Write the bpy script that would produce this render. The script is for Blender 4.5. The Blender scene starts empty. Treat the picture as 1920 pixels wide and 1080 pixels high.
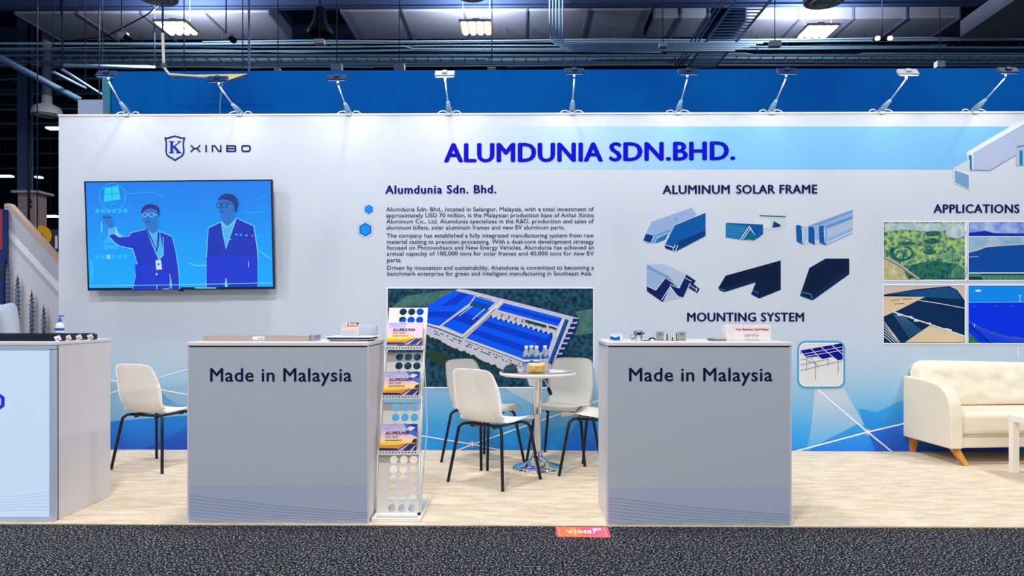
import bpy, bmesh, math, random
from mathutils import Matrix, Vector, noise
random.seed(7)
PI = math.pi
SC = bpy.context.scene
COL = SC.collection

# ------------------------------------------------------------------ camera
F = 1400.0            # focal length in pixels of the 1920 x 1080 frame
YAW = 0.0122          # camera turned slightly left of the booth wall's normal
EYE = Vector((0, 0, 1.25))
HOR = 584.0           # image row of the horizon
cam = bpy.data.cameras.new('camera')
cam.sensor_width = 36
cam.lens = F / 1920 * 36
cam.shift_y = (HOR - 540) / 1920
cam.clip_end = 200
camo = bpy.data.objects.new('camera', cam)
COL.objects.link(camo)
camo.location = EYE
camo.rotation_euler = (PI / 2, 0, YAW)
SC.camera = camo

# ------------------------------------------------------------------ world, exposure
SC.view_settings.view_transform = 'Standard'
SC.view_settings.look = 'None'
SC.view_settings.gamma = 1
SC.view_settings.exposure = 0.0
SC.view_settings.use_curve_mapping = False
w = bpy.data.worlds.new('hall_ambient')
SC.world = w
w.use_nodes = True
w.node_tree.nodes['Background'].inputs[0].default_value = (0.66, 0.82, 1.0, 1)
w.node_tree.nodes['Background'].inputs[1].default_value = 0.48
SC.cycles.max_bounces = 6
SC.cycles.diffuse_bounces = 3
SC.cycles.transparent_max_bounces = 12
SC.cycles.sample_clamp_indirect = 4
SC.cycles.caustics_reflective = False
SC.cycles.caustics_refractive = False
HIGHBAY_W = 225       # watts of one hall high bay
DECK_FILL_W = 430       # watts of an added upward lamp that brightens the ceiling deck
WASH_W = 2.7          # watts of one clip-on wall lamp

# ------------------------------------------------------------------ pixel to place
RGT = Vector((math.cos(YAW), math.sin(YAW), 0))
FWD = Vector((-math.sin(YAW), math.cos(YAW), 0))
def ray(px, py):
    return FWD + RGT * ((px - 960) / F) + Vector((0, 0, 1)) * ((HOR - py) / F)
def W(px, py, Y):
    d = ray(px, py); return EYE + d * (Y / d.y)
def G(px, py, z=0.0):
    d = ray(px, py); return EYE + d * ((z - EYE.z) / d.z)
def H(px, py, z):            # point at height z above the eye
    return G(px, py, z)

# ------------------------------------------------------------------ materials
def lin(c):
    out = []
    for v in c:
        v = v / 255
        out.append(v / 12.92 if v <= 0.04045 else ((v + 0.055) / 1.055) ** 2.4)
    return (out[0], out[1], out[2], 1)
MC = {}
def mat(name, rgb, rough=0.55, metal=0.0, emit=0.0, alpha=1.0, trans=0.0, spec=0.5, bump=None, mix=None, ior=1.45, coat=0.0):
    """rgb in 0-255 sRGB; mix = (rgb2, scale, contrast); bump = (scale, strength)"""
    if name in MC: return MC[name]
    if spec == 0.5 and any(k in name for k in ('print', ' ink', 'lettering', 'letter ', 'cover ')): spec = 0.12
    m = bpy.data.materials.new(name); m.use_nodes = True
    nt = m.node_tree; b = nt.nodes['Principled BSDF']
    b.inputs['Base Color'].default_value = lin(rgb)
    b.inputs['Roughness'].default_value = rough
    b.inputs['Metallic'].default_value = metal
    b.inputs['Specular IOR Level'].default_value = spec
    b.inputs['IOR'].default_value = ior
    b.inputs['Alpha'].default_value = alpha
    b.inputs['Transmission Weight'].default_value = trans
    b.inputs['Coat Weight'].default_value = coat
    if emit:
        b.inputs['Emission Color'].default_value = lin(rgb)
        b.inputs['Emission Strength'].default_value = emit
    if mix or bump:
        tc = nt.nodes.new('ShaderNodeTexCoord')
    if mix:
        n = nt.nodes.new('ShaderNodeTexNoise'); n.inputs['Scale'].default_value = mix[1]; n.inputs['Detail'].default_value = 5
        r = nt.nodes.new('ShaderNodeValToRGB')
        k = mix[2]
        r.color_ramp.elements[0].position = 0.5 - k; r.color_ramp.elements[1].position = 0.5 + k
        r.color_ramp.elements[0].color = lin(rgb); r.color_ramp.elements[1].color = lin(mix[0])
        nt.links.new(tc.outputs['Object'], n.inputs['Vector'])
        nt.links.new(n.outputs['Fac'], r.inputs[0])
        nt.links.new(r.outputs[0], b.inputs['Base Color'])
        if emit: nt.links.new(r.outputs[0], b.inputs['Emission Color'])
    if bump:
        n2 = nt.nodes.new('ShaderNodeTexNoise'); n2.inputs['Scale'].default_value = bump[0]; n2.inputs['Detail'].default_value = 4
        nt.links.new(tc.outputs['Object'], n2.inputs['Vector'])
        bp = nt.nodes.new('ShaderNodeBump'); bp.inputs['Strength'].default_value = bump[1]; bp.inputs['Distance'].default_value = 0.01
        nt.links.new(n2.outputs['Fac'], bp.inputs['Height']); nt.links.new(bp.outputs[0], b.inputs['Normal'])
    MC[name] = m
    return m
def gradmat(name, axis, stops, rough=0.5, emit=0.0, noise_amt=0.0, noise_scale=1.0):
    """printed gradient along a world/object axis; stops = [(coord, rgb), ...]"""
    if name in MC: return MC[name]
    m = bpy.data.materials.new(name); m.use_nodes = True
    nt = m.node_tree; b = nt.nodes['Principled BSDF']; b.inputs['Roughness'].default_value = rough
    tc = nt.nodes.new('ShaderNodeTexCoord'); sp = nt.nodes.new('ShaderNodeSeparateXYZ')
    nt.links.new(tc.outputs['Object'], sp.inputs[0])
    lo, hi = stops[0][0], stops[-1][0]
    mr = nt.nodes.new('ShaderNodeMapRange'); mr.inputs[1].default_value = lo; mr.inputs[2].default_value = hi
    src = sp.outputs['XYZ'.index(axis)]
    if noise_amt:
        n = nt.nodes.new('ShaderNodeTexNoise'); n.inputs['Scale'].default_value = noise_scale; n.inputs['Detail'].default_value = 1
        nt.links.new(tc.outputs['Object'], n.inputs['Vector'])
        ma = nt.nodes.new('ShaderNodeMath'); ma.operation = 'MULTIPLY_ADD'
        ma.inputs[1].default_value = noise_amt
        nt.links.new(n.outputs['Fac'], ma.inputs[0]); nt.links.new(src, ma.inputs[2]); src = ma.outputs[0]
    nt.links.new(src, mr.inputs[0])
    r = nt.nodes.new('ShaderNodeValToRGB'); cr = r.color_ramp
    cr.elements[0].position = 0; cr.elements[0].color = lin(stops[0][1])
    cr.elements[1].position = 1; cr.elements[1].color = lin(stops[-1][1])
    for p, c in stops[1:-1]:
        e = cr.elements.new((p - lo) / (hi - lo)); e.color = lin(c)
    nt.links.new(mr.outputs[0], r.inputs[0]); nt.links.new(r.outputs[0], b.inputs['Base Color'])
    if emit:
        nt.links.new(r.outputs[0], b.inputs['Emission Color']); b.inputs['Emission Strength'].default_value = emit
    MC[name] = m
    return m
def emitmat(name, rgb, k=1.0):
    if name in MC: return MC[name]
    m = bpy.data.materials.new(name); m.use_nodes = True
    nt = m.node_tree; b = nt.nodes['Principled BSDF']
    b.inputs['Base Color'].default_value = (0.01, 0.01, 0.01, 1); b.inputs['Roughness'].default_value = 0.35
    b.inputs['Emission Color'].default_value = lin(rgb); b.inputs['Emission Strength'].default_value = k
    MC[name] = m
    return m

# ------------------------------------------------------------------ mesh helpers
class MB:
    def __init__(s): s.bm = bmesh.new(); s.mats = []
    def mi(s, m):
        if m not in s.mats: s.mats.append(m)
        return s.mats.index(m)
    def poly(s, pts, m):
        f = s.bm.faces.new([s.bm.verts.new(p) for p in pts]); f.material_index = s.mi(m); return f
    def box(s, x0, x1, y0, y1, z0, z1, m, bev=0.0, seg=2, M=None):
        vs = [s.bm.verts.new((x, y, z)) for x in (x0, x1) for y in (y0, y1) for z in (z0, z1)]
        i = s.mi(m); fs = []
        for q in ((0, 1, 3, 2), (4, 6, 7, 5), (0, 4, 5, 1), (2, 3, 7, 6), (0, 2, 6, 4), (1, 5, 7, 3)):
            f = s.bm.faces.new([vs[k] for k in q]); f.material_index = i; fs.append(f)
        if bev > 0:
            es = list({e for f in fs for e in f.edges})
            r = bmesh.ops.bevel(s.bm, geom=es, offset=bev, segments=seg, affect='EDGES', profile=0.5, clamp_overlap=True)
            for f in r['faces']: f.smooth = True; f.material_index = i
            vs = list({v for f in r['faces'] for v in f.verts} | {v for v in vs if v.is_valid})
        if M is not None: bmesh.ops.transform(s.bm, matrix=M, verts=[v for v in vs if v.is_valid])
        return vs
    def prism(s, pts, vec, m, bev=0.0, seg=2):
        """closed polygon (3-D points) pushed along vec"""
        vec = Vector(vec); i = s.mi(m)
        a = [s.bm.verts.new(p) for p in pts]; b = [s.bm.verts.new(Vector(p) + vec) for p in pts]
        fs = [s.bm.faces.new(a), s.bm.faces.new(list(reversed(b)))]
        n = len(pts)
        for k in range(n):
            fs.append(s.bm.faces.new([a[k], b[k], b[(k + 1) % n], a[(k + 1) % n]]))
        for f in fs: f.material_index = i
        bmesh.ops.recalc_face_normals(s.bm, faces=fs)
        if bev > 0:
            es = list({e for f in fs for e in f.edges})
            r = bmesh.ops.bevel(s.bm, geom=es, offset=bev, segments=seg, affect='EDGES', profile=0.5, clamp_overlap=True)
            for f in r['faces']: f.smooth = True; f.material_index = i
    def tube(s, path, r, m, n=8, closed=False):
        path = [Vector(p) for p in path]; i = s.mi(m); rings = []
        K = len(path)
        rr = r if isinstance(r, (list, tuple)) else [r] * K
        prev = None
        for k, p in enumerate(path):
            if closed: t = path[(k + 1) % K] - path[k - 1]
            else: t = path[min(k + 1, K - 1)] - path[max(k - 1, 0)]
            t.normalize()
            if prev is None:
                u = t.orthogonal().normalized()
            else:
                u = prev - t * prev.dot(t)
                if u.length < 1e-6: u = t.orthogonal()
                u.normalize()
            prev = u; v = t.cross(u)
            rings.append([s.bm.verts.new(p + (u * math.cos(2 * PI * a / n) + v * math.sin(2 * PI * a / n)) * rr[k]) for a in range(n)])
        for k in range(K if closed else K - 1):
            A, B = rings[k], rings[(k + 1) % K]
            for a in range(n):
                f = s.bm.faces.new([A[a], A[(a + 1) % n], B[(a + 1) % n], B[a]]); f.smooth = True; f.material_index = i
        if not closed:
            f = s.bm.faces.new(list(reversed(rings[0]))); f.material_index = i
            f = s.bm.faces.new(rings[-1]); f.material_index = i
    def lathe(s, prof, c, m, n=28, smooth=True):
        """prof = [(radius, z)], about the vertical through c; radius 0 closes"""
        c = Vector(c); i = s.mi(m); rings = []
        for r, z in prof:
            if r < 1e-6: rings.append([s.bm.verts.new(c + Vector((0, 0, z)))])
            else: rings.append([s.bm.verts.new(c + Vector((r * math.cos(2 * PI * a / n), r * math.sin(2 * PI * a / n), z))) for a in range(n)])
        for A, B in zip(rings, rings[1:]):
            for a in range(n):
                if len(A) == 1 and len(B) == 1: continue
                if len(A) == 1: q = [A[0], B[a], B[(a + 1) % n]]
                elif len(B) == 1: q = [A[a], A[(a + 1) % n], B[0]]
                else: q = [A[a], A[(a + 1) % n], B[(a + 1) % n], B[a]]
                f = s.bm.faces.new(q); f.smooth = smooth; f.material_index = i
    def grid(s, fn, nu, nv, m, thick=0.0):
        i = s.mi(m)
        V = [[s.bm.verts.new(fn(u / nu, v / nv)) for u in range(nu + 1)] for v in range(nv + 1)]
        fs = []
        for v in range(nv):
            for u in range(nu):
                f = s.bm.faces.new([V[v][u], V[v][u + 1], V[v + 1][u + 1], V[v + 1][u]]); f.smooth = True; f.material_index = i; fs.append(f)
        if thick:
            r = bmesh.ops.solidify(s.bm, geom=fs, thickness=thick)
            for g in r['geom']:
                if isinstance(g, bmesh.types.BMFace): g.smooth = True; g.material_index = i
        return fs
    def raw(s, verts, faces, m):
        vs = [s.bm.verts.new(v) for v in verts]; i = s.mi(m)
        for f in faces:
            try: q = s.bm.faces.new([vs[k] for k in f]); q.material_index = i
            except ValueError: pass
    def build(s, name, parent=None, world=True, fix=False):
        if fix: bmesh.ops.recalc_face_normals(s.bm, faces=s.bm.faces[:])
        if parent is not None and world:
            r = parent
            while r.parent: r = r.parent
            M = (Matrix.Translation(r.location) @ r.rotation_euler.to_matrix().to_4x4()).inverted()
            s.bm.transform(M)
        me = bpy.data.meshes.new(name); s.bm.to_mesh(me); s.bm.free()
        for m in s.mats: me.materials.append(m)
        o = bpy.data.objects.new(name, me); COL.objects.link(o)
        if parent is not None: o.parent = parent
        return o

def tag(o, label, cat, group=None, kind=None):
    if label: o['label'] = label
    if cat: o['category'] = cat
    if group: o['group'] = group
    if kind: o['kind'] = kind
    return o
def thing(name, label, cat, loc=(0, 0, 0), rz=0.0, group=None):
    o = bpy.data.objects.new(name, None); COL.objects.link(o)
    o.empty_display_size = 0.1
    o.location = loc; o.rotation_euler = (0, 0, rz)
    return tag(o, label, cat, group)
def struct(o): o['kind'] = 'structure'; return o
def dup(root, loc, rz, label, group=None):
    kids = [o for o in COL.objects if o.parent == root]
    r = root.copy(); COL.objects.link(r); r.location = loc; r.rotation_euler = (0, 0, rz)
    r['label'] = label
    if group: r['group'] = group
    for ch in kids:
        sub = [o for o in COL.objects if o.parent == ch]
        c = ch.copy(); COL.objects.link(c); c.parent = r
        for g in sub:
            d = g.copy(); COL.objects.link(d); d.parent = c
    return r

# text as mesh data ------------------------------------------------
TC = {}
def text_data(s, off=0.0, track=1.0, wordsp=1.0, shear=0.0):
    key = (s, off, track, wordsp, shear)
    if key in TC: return TC[key]
    cu = bpy.data.curves.new('lettering', 'FONT'); cu.body = s; cu.size = 1; cu.offset = off
    cu.space_character = track; cu.space_word = wordsp; cu.shear = shear
    cu.resolution_u = 3
    o = bpy.data.objects.new('lettering', cu); COL.objects.link(o)
    dg = bpy.context.evaluated_depsgraph_get(); dg.update()
    me = o.evaluated_get(dg).to_mesh()
    vs = [(v.co.x, v.co.y) for v in me.vertices]; fs = [tuple(p.vertices) for p in me.polygons]
    o.evaluated_get(dg).to_mesh_clear()
    bpy.data.objects.remove(o); bpy.data.curves.remove(cu)
    TC[key] = (vs, fs); return TC[key]
def capheight():
    vs, _ = text_data('H'); return max(v[1] for v in vs)
CAPH = capheight()
def text(mb, s, p0, p1, cap, m, P, off=0.0, track=1.0, wordsp=1.0, shear=0.0):
    """line of text from pixel p0 to p1 (baseline ends), cap height in pixels, P maps pixels to a 3-D point"""
    vs, fs = text_data(s, 0.0, track, wordsp, shear)
    x0 = min(v[0] for v in vs); x1 = max(v[0] for v in vs)
    for kk, (sx, sy) in enumerate(((0, 0),) if not off else ((-off, 0), (off, 0), (0, -off * .5), (0, off * .5))):
        out = []; lift = Vector((0, -.00025 * kk, 0))
        for x, y in vs:
            t = (x - x0) / (x1 - x0); y += sy
            out.append(P(p0[0] + (p1[0] - p0[0]) * t + cap * sx / CAPH, p0[1] + (p1[1] - p0[1]) * t - cap * y / CAPH) + lift)
        mb.raw(out, fs, m)
def stroke(mb, pts, wd, m, P, closed=False):
    """flat ribbon along a 2-D polyline in pixels"""
    pts = [Vector(p) for p in pts]; K = len(pts); L = []; R = []
    for k in range(K):
        if closed: a, b = pts[k] - pts[k - 1], pts[(k + 1) % K] - pts[k]
        else:
            a = pts[k] - pts[k - 1] if k else pts[1] - pts[0]
            b = pts[k + 1] - pts[k] if k < K - 1 else a
        a = a.normalized(); b = b.normalized()
        n1 = Vector((-a.y, a.x)); n2 = Vector((-b.y, b.x)); n = (n1 + n2)
        n = n.normalized() if n.length > 1e-6 else n1
        q = wd / 2 / max(0.45, n.dot(n1))
        L.append(pts[k] + n * q); R.append(pts[k] - n * q)
    for k in range(K if closed else K - 1):
        j = (k + 1) % K
        mb.poly([P(*L[k]), P(*L[j]), P(*R[j]), P(*R[k])], m)
def disc(mb, c, r, m, P, n=20, ry=None):
    ry = ry or r
    mb.poly([P(c[0] + r * math.cos(2 * PI * k / n), c[1] + ry * math.sin(2 * PI * k / n)) for k in range(n)], m)
def rect(mb, x0, y0, x1, y1, m, P):
    mb.poly([P(x0, y0), P(x1, y0), P(x1, y1), P(x0, y1)], m)
def arc(cx, cy, r, a0, a1, n=8, ry=None):
    ry = ry or r
    return [(cx + r * math.cos(a0 + (a1 - a0) * k / n), cy + ry * math.sin(a0 + (a1 - a0) * k / n)) for k in range(n + 1)]

# ------------------------------------------------------------------ key places
YW = 6.68             # front face of the booth wall
def on_wall(lift):
    return lambda px, py: W(px, py, YW - lift)
EDGE_Y = 4.345        # front edge of the booth floor
WTOP = W(960, 215, YW).z
XL = W(110, 400, YW).x; XR = 7.2

# common materials
white_lam = mat('white laminate', (222, 218, 219), 0.4)
dark_metal = mat('dark painted metal', (18, 22, 34), 0.45, 0.3)
black_tube = mat('black powder coated tube', (10, 13, 22), 0.4)
navy_ink = mat('navy ink', (14, 24, 84), 0.5)
blue_ink = mat('bright blue ink', (8, 12, 190), 0.5)
white_ink = mat('white ink', (240, 245, 250), 0.5)
chrome = mat('chrome', (225, 230, 236), 0.08, 1.0)
alum = mat('brushed aluminium', (190, 198, 205), 0.3, 0.9)

# ================================================================== setting
def carpet_mat(name, stops, scale, bump, big=None):
    m = bpy.data.materials.new(name); m.use_nodes = True
    nt = m.node_tree; b = nt.nodes['Principled BSDF']; b.inputs['Roughness'].default_value = 0.95
    b.inputs['Specular IOR Level'].default_value = 0.1
    tc = nt.nodes.new('ShaderNodeTexCoord')
    n = nt.nodes.new('ShaderNodeTexNoise'); n.inputs['Scale'].default_value = scale; n.inputs['Detail'].default_value = 3
    n.inputs['Roughness'].default_value = 0.7
    mp = nt.nodes.new('ShaderNodeMapping'); mp.inputs['Scale'].default_value = (1, 1, 1)
    nt.links.new(tc.outputs['Object'], mp.inputs[0]); nt.links.new(mp.outputs[0], n.inputs['Vector'])
    r = nt.nodes.new('ShaderNodeValToRGB'); cr = r.color_ramp
    cr.elements[0].position, cr.elements[0].color = stops[0][0], lin(stops[0][1])
    cr.elements[1].position, cr.elements[1].color = stops[-1][0], lin(stops[-1][1])
    for p, c in stops[1:-1]:
        e = cr.elements.new(p); e.color = lin(c)
    nt.links.new(n.outputs['Fac'], r.inputs[0])
    out = r.outputs[0]
    if big:
        n2 = nt.nodes.new('ShaderNodeTexNoise'); n2.inputs['Scale'].default_value = big[0]; n2.inputs['Detail'].default_value = 4
        mp2 = nt.nodes.new('ShaderNodeMapping'); mp2.inputs['Scale'].default_value = (1, 3.2, 1)
        nt.links.new(tc.outputs['Object'], mp2.inputs[0]); nt.links.new(mp2.outputs[0], n2.inputs['Vector'])
        mx = nt.nodes.new('ShaderNodeMix'); mx.data_type = 'RGBA'; mx.blend_type = 'MULTIPLY'
        rr = nt.nodes.new('ShaderNodeValToRGB'); rr.color_ramp.elements[0].position = 0.35; rr.color_ramp.elements[1].position = 0.65
        rr.color_ramp.elements[0].color = lin(big[1]); rr.color_ramp.elements[1].color = (1, 1, 1, 1)
        nt.links.new(n2.outputs['Fac'], rr.inputs[0])
        mx.inputs[0].default_value = 1.0
        nt.links.new(out, mx.inputs[6]); nt.links.new(rr.outputs[0], mx.inputs[7]); out = mx.outputs[2]
    nt.links.new(out, b.inputs['Base Color'])
    bp = nt.nodes.new('ShaderNodeBump'); bp.inputs['Strength'].default_value = bump; bp.inputs['Distance'].default_value = 0.006
    nt.links.new(n.outputs['Fac'], bp.inputs['Height']); nt.links.new(bp.outputs[0], b.inputs['Normal'])
    return m
aisle_carpet = carpet_mat('speckled charcoal carpet', [(0.47, (5, 7, 14)), (0.53, (24, 27, 36)), (0.575, (80, 82, 92)), (0.63, (215, 210, 208))], 95, 0.35)
cream_carpet = carpet_mat('cream cut pile carpet', [(0.3, (222, 204, 176)), (0.7, (248, 237, 216))], 120, 0.5, big=(5, (236, 229, 218)))

fb = MB(); fb.box(-40, 40, -8, EDGE_Y, -0.1, 0.0, aisle_carpet); fb.box(-40, 40, 6.8, 50, -0.1, 0.0, aisle_carpet)
fb.box(-40, -6.5, EDGE_Y, 6.8, -0.1, 0.0, aisle_carpet); fb.box(9, 40, EDGE_Y, 6.8, -0.1, 0.0, aisle_carpet)
struct(fb.build('floor'))
cb = MB(); cb.box(-6.5, 9, EDGE_Y, 6.8, -0.1, 0.006, cream_carpet)
o = struct(cb.build('floor_booth')); o['label'] = 'cream cut pile carpet of the booth'

# booth wall with its printed graphic
WZ = lambda y: W(960, y, YW).z
wall_print = gradmat('printed wall graphic', 'Z', [
    (0.0, (0, 120, 230)), (0.16, (8, 150, 238)), (0.36, (60, 165, 232)), (0.56, (120, 186, 226)), (0.80, (172, 203, 226)),
    (1.08, (198, 212, 228)), (1.4, (205, 214, 227)), (3.05, (212, 220, 232))], 0.45, noise_amt=0.22, noise_scale=0.8)
wall_white = mat('white wall panel', (214, 214, 220), 0.5)
wb = MB(); wb.box(XL, XR, YW, YW + 0.12, 0.0, WTOP, wall_white)
wall_back = struct(wb.build('wall_back'))
gb = MB(); x0, x1 = XL + 0.004, XR - 0.004
gb.poly([(x0, YW - 0.001, 0.01), (x1, YW - 0.001, 0.01), (x1, YW - 0.001, WTOP - 0.012), (x0, YW - 0.001, WTOP - 0.012)], wall_print)
g = gb.build('graphic', wall_back); g['label'] = 'printed wall graphic fading from pale grey to blue'
# aluminium edge along the wall's top
gb = MB(); gb.box(XL - 0.004, XR, YW - 0.006, YW + 0.126, WTOP, WTOP + 0.014, mat('white edge profile', (238, 240, 244), 0.35))
gb.build('top_edge', wall_back)

# heading band
band = gradmat('heading band', 'X', [(-0.6, (214, 222, 233)), (0.6, (176, 214, 240)), (1.8, (128, 198, 246)), (4.4, (118, 190, 245))], 0.45)
mb = MB(); P = on_wall(0.0016)
mb.poly([P(840, 237), P(1900, 237), P(1815, 285), P(1818, 318), P(840, 317)], band)
o = mb.build('color_band', wall_back); o['label'] = 'pale blue band behind the large heading'
# facets and light lines
mb = MB()
def gz(name, top, bot, y0, y1): return gradmat(name, 'Z', [(WZ(y1), bot), (WZ(y0), top)], 0.45)
P = on_wall(0.0016)
# left bay
mb.poly([P(203, 720), P(300, 724), P(700, 724), P(700, 770), P(352, 779), P(231, 788), P(203, 791)], gz('facet a', (150, 188, 214), (120, 176, 214), 720, 790))
mb.poly([P(203, 791), P(231, 788), P(352, 779), P(700, 765), P(700, 846), P(203, 843)], gz('facet b', (8, 128, 222), (0, 96, 204), 785, 845))
P = on_wall(0.0021)
mb.poly([P(301, 735), P(331, 759), P(400, 764), P(305, 764), P(295, 750)], gz('facet c', (88, 150, 196), (96, 160, 205), 735, 765))
mb.poly([P(290, 833), P(352, 800), P(700, 790), P(700, 846), P(265, 843)], gz('facet d', (0, 100, 212), (0, 72, 190), 795, 845))
# middle bay
mb.poly([P(900, 705), P(1000, 727), P(1000, 758), P(996, 756), P(944, 727)], gz('facet e', (188, 206, 220), (176, 200, 220), 705, 757))
mb.poly([P(1015, 727), P(1119, 727), P(1119, 768), P(1015, 820)], gz('facet f', (150, 196, 226), (60, 165, 232), 727, 810))
mb.poly([P(1087, 787), P(1119, 768), P(1200, 720), P(1200, 848), P(1060, 846), P(1061, 824)], gz('facet g', (30, 140, 232), (0, 104, 226), 770, 846))
# right bay
mb.poly([P(1528, 730), P(1582, 728), P(1621, 798), P(1608, 795), P(1540, 830), P(1512, 848), P(1522, 790)], gz('facet h', (196, 210, 224), (60, 172, 232), 738, 840))
mb.poly([P(1610, 766), P(1644, 773), P(1689, 752), P(1900, 690), P(1900, 745), P(1627, 810), P(1621, 798)], gz('facet i', (40, 160, 232), (0, 130, 226), 752, 808))
P = on_wall(0.0026)
mb.poly([P(1608, 795), P(1621, 798), P(1627, 810), P(1540, 830)], gz('facet j', (40, 156, 230), (20, 140, 228), 795, 830))
mb.poly([P(1511, 849), P(1540, 831), P(1627, 810), P(1642, 849)], gz('facet k', (28, 150, 232), (0, 120, 232), 812, 848))
mb.poly([P(1627, 810), P(1900, 745), P(1900, 851), P(1642, 849)], gz('facet l', (0, 108, 220), (0, 84, 206), 790, 850))
P = on_wall(0.0031); lw = white_ink
stroke(mb, [(203, 712), (352, 740), (790, 817), (886, 833), (944, 845)], 2.2, lw, P)
stroke(mb, [(203, 739), (226, 730), (305, 706), (420, 672)], 1.6, lw, P)
stroke(mb, [(856, 845), (886, 833), (1119, 752), (1300, 690)], 2.2, lw, P)
stroke(mb, [(1484, 848), (1627, 810), (1700, 793), (1920, 735)], 2.6, lw, P)
stroke(mb, [(1533, 730), (1627, 810), (1676, 850)], 2.6, lw, P)
stroke(mb, [(1330, 215), (1358, 232)], 1.2, lw, P); stroke(mb, [(1400, 217), (1460, 236)], 1.2, lw, P)
stroke(mb, [(1909, 650), (1909, 672)], 1.5, lw, P)
for c in ((886, 833), (1627, 810)):
    for k, (r, a) in enumerate(((7, .15), (4.5, .3), (2.6, .95))):
        disc(mb, c, r, mat('light node %d' % k, (255, 252, 248), 0.5, alpha=a), on_wall(0.0035 + 0.0004 * k))
o = mb.build('facet_graphic', wall_back); o['label'] = 'printed blue facets crossed by thin white lines'

# ---- lettering on the wall
P = on_wall(0.004)
def wall_text(name, rows, m, label=None, **k):
    mb = MB()
    for s, p0, p1, cap in rows: text(mb, s, p0, p1, cap, m, P, **k)
    o = mb.build(name, wall_back)
    if label: o['label'] = label
    return o
head_ink = mat('heading ink', (0, 2, 200), 0.5)
wall_text('heading_lettering', [('ALUMDUNIA', (834, 303.5), (1129, 302), 34), ('SDN.BHD.', (1144, 301.5), (1377, 299), 33.5)], head_ink, 'large bright blue heading on the pale band', off=0.04, track=1.04)
wall_text('heading_lettering', [('Alumdunia Sdn. Bhd.', (723, 363), (930, 362), 15)], mat('deep blue ink', (12, 18, 120), 0.5), 'dark blue heading over the paragraph', off=0.036, track=1.12)
wall_text('heading_lettering', [('ALUMINUM', (1243, 363.5), (1368, 363), 16), ('SOLAR FRAME', (1381, 363), (1532, 362.5), 16)], navy_ink, 'navy heading over the six profile pictures', off=0.034, track=1.06)
wall_text('heading_lettering', [('MOUNTING SYSTEM', (1289, 602.5), (1507, 602.5), 16)], navy_ink, 'navy heading low on the wall over the right counter', off=0.034, track=1.06)
wall_text('heading_lettering', [('APPLICATIONS', (1751, 399), (1911, 399), 15.5)], navy_ink, 'navy heading over the four landscape pictures', off=0.034, track=1.08)
body_ink = mat('body ink', (44, 52, 84), 0.55)
para = [('Alumdunia Sdn. Bhd., located in Selangor, Malaysia, with a total investment of', 396.1, 1113.5),
        ('approximately USD 70 million, is the Malaysian production base of Anhui Xinbo', 407.4, 1113.5),
        ('Aluminum Co., Ltd. Alumdunia specializes in the R&D, production and sales of', 418.7, 1113.5),
        ('aluminum billets, solar aluminum frames and new EV aluminum parts.', 430.2, 1058.7),
        ('The company has established a fully integrated manufacturing system from raw', 445.3, 1113.5),
        ('material casting to precision processing. With a dual-core development strategy', 456.9, 1113.5),
        ('focused on Photovoltaics and New Energy Vehicles, Alumdunia has achieved an', 467.9, 1113.5),
        ('annual capacity of 100,000 tons for solar frames and 40,000 tons for new EV', 479.1, 1113.5),
        ('parts.', 491.3, 753.0),
        ('Driven by innovation and sustainability, Alumdunia is committed to becoming a', 505.8, 1113.5),
        ('benchmark enterprise for green and intelligent manufacturing in Southeast Asia.', 516.7, 1110.5)]
wall_text('paragraph_lettering', [(s, (724 + i * 0.22, y), (x, y - 0.4), 7.6) for i, (s, y, x) in enumerate(para)], body_ink, 'grey-blue paragraph of small print', off=0.009)

# ---- logo: crest and wide letters
def Pz(ox, oy, k, P): return lambda x, y: P(ox + x * k, oy + y * k)
def wordmark(mb, m, Q, wd=30):
    for pl in ([(648, 308), (708, 368), (648, 432)], [(700, 368), (770, 368)], [(820, 308), (762, 368), (820, 432)]): stroke(mb, pl, wd * .85, m, Q)
    stroke(mb, [(926, 305), (926, 432)], wd, m, Q)
    stroke(mb, [(1040, 432), (1040, 320), (1085, 320), (1150, 418), (1190, 418), (1190, 305)], wd * .9, m, Q)
    stroke(mb, [(1300, 320), (1440, 320), (1455, 332), (1455, 352), (1440, 368), (1455, 384), (1455, 406), (1440, 418), (1300, 418)], wd * .9, m, Q)
    stroke(mb, [(1302, 305), (1302, 432)], wd, m, Q); stroke(mb, [(1310, 368), (1440, 368)], wd * .8, m, Q)
    stroke(mb, [(1590, 320), (1695, 320), (1715, 338), (1715, 400), (1695, 418), (1590, 418), (1570, 400), (1570, 338)], wd * .95, m, Q, closed=True)
logo_ink = mat('logo ink', (16, 40, 104), 0.5)
mb = MB(); Q = Pz(290, 240, 0.10417, P)
wordmark(mb, logo_ink, Q); o = mb.build('logo_lettering', wall_back); o['label'] = 'wide navy letters beside the crest'
mb = MB()
stroke(mb, [(188, 180), (240, 184), (300, 160), (360, 146), (420, 160), (480, 184), (535, 180), (520, 240), (514, 300), (524, 400), (514, 470), (480, 510), (420, 542), (367, 580),
            (310, 542), (250, 510), (214, 470), (204, 400), (212, 300), (207, 240)], 27, logo_ink, Q, closed=True)
kb = mat('crest letter ink', (18, 46, 180), 0.5)
rect(mb, 283, 240, 330, 446, kb, Q); rect(mb, 256, 236, 352, 251, kb, Q); rect(mb, 256, 436, 346, 451, kb, Q)
stroke(mb, [(326, 352), (452, 246)], 17, kb, Q); rect(mb, 404, 236, 482, 250, kb, Q)
stroke(mb, [(345, 328), (442, 444)], 44, kb, Q); rect(mb, 388, 436, 490, 451, kb, Q)
o = mb.build('logo_emblem', wall_back); o['label'] = 'navy shield crest with a serif K'
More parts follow.
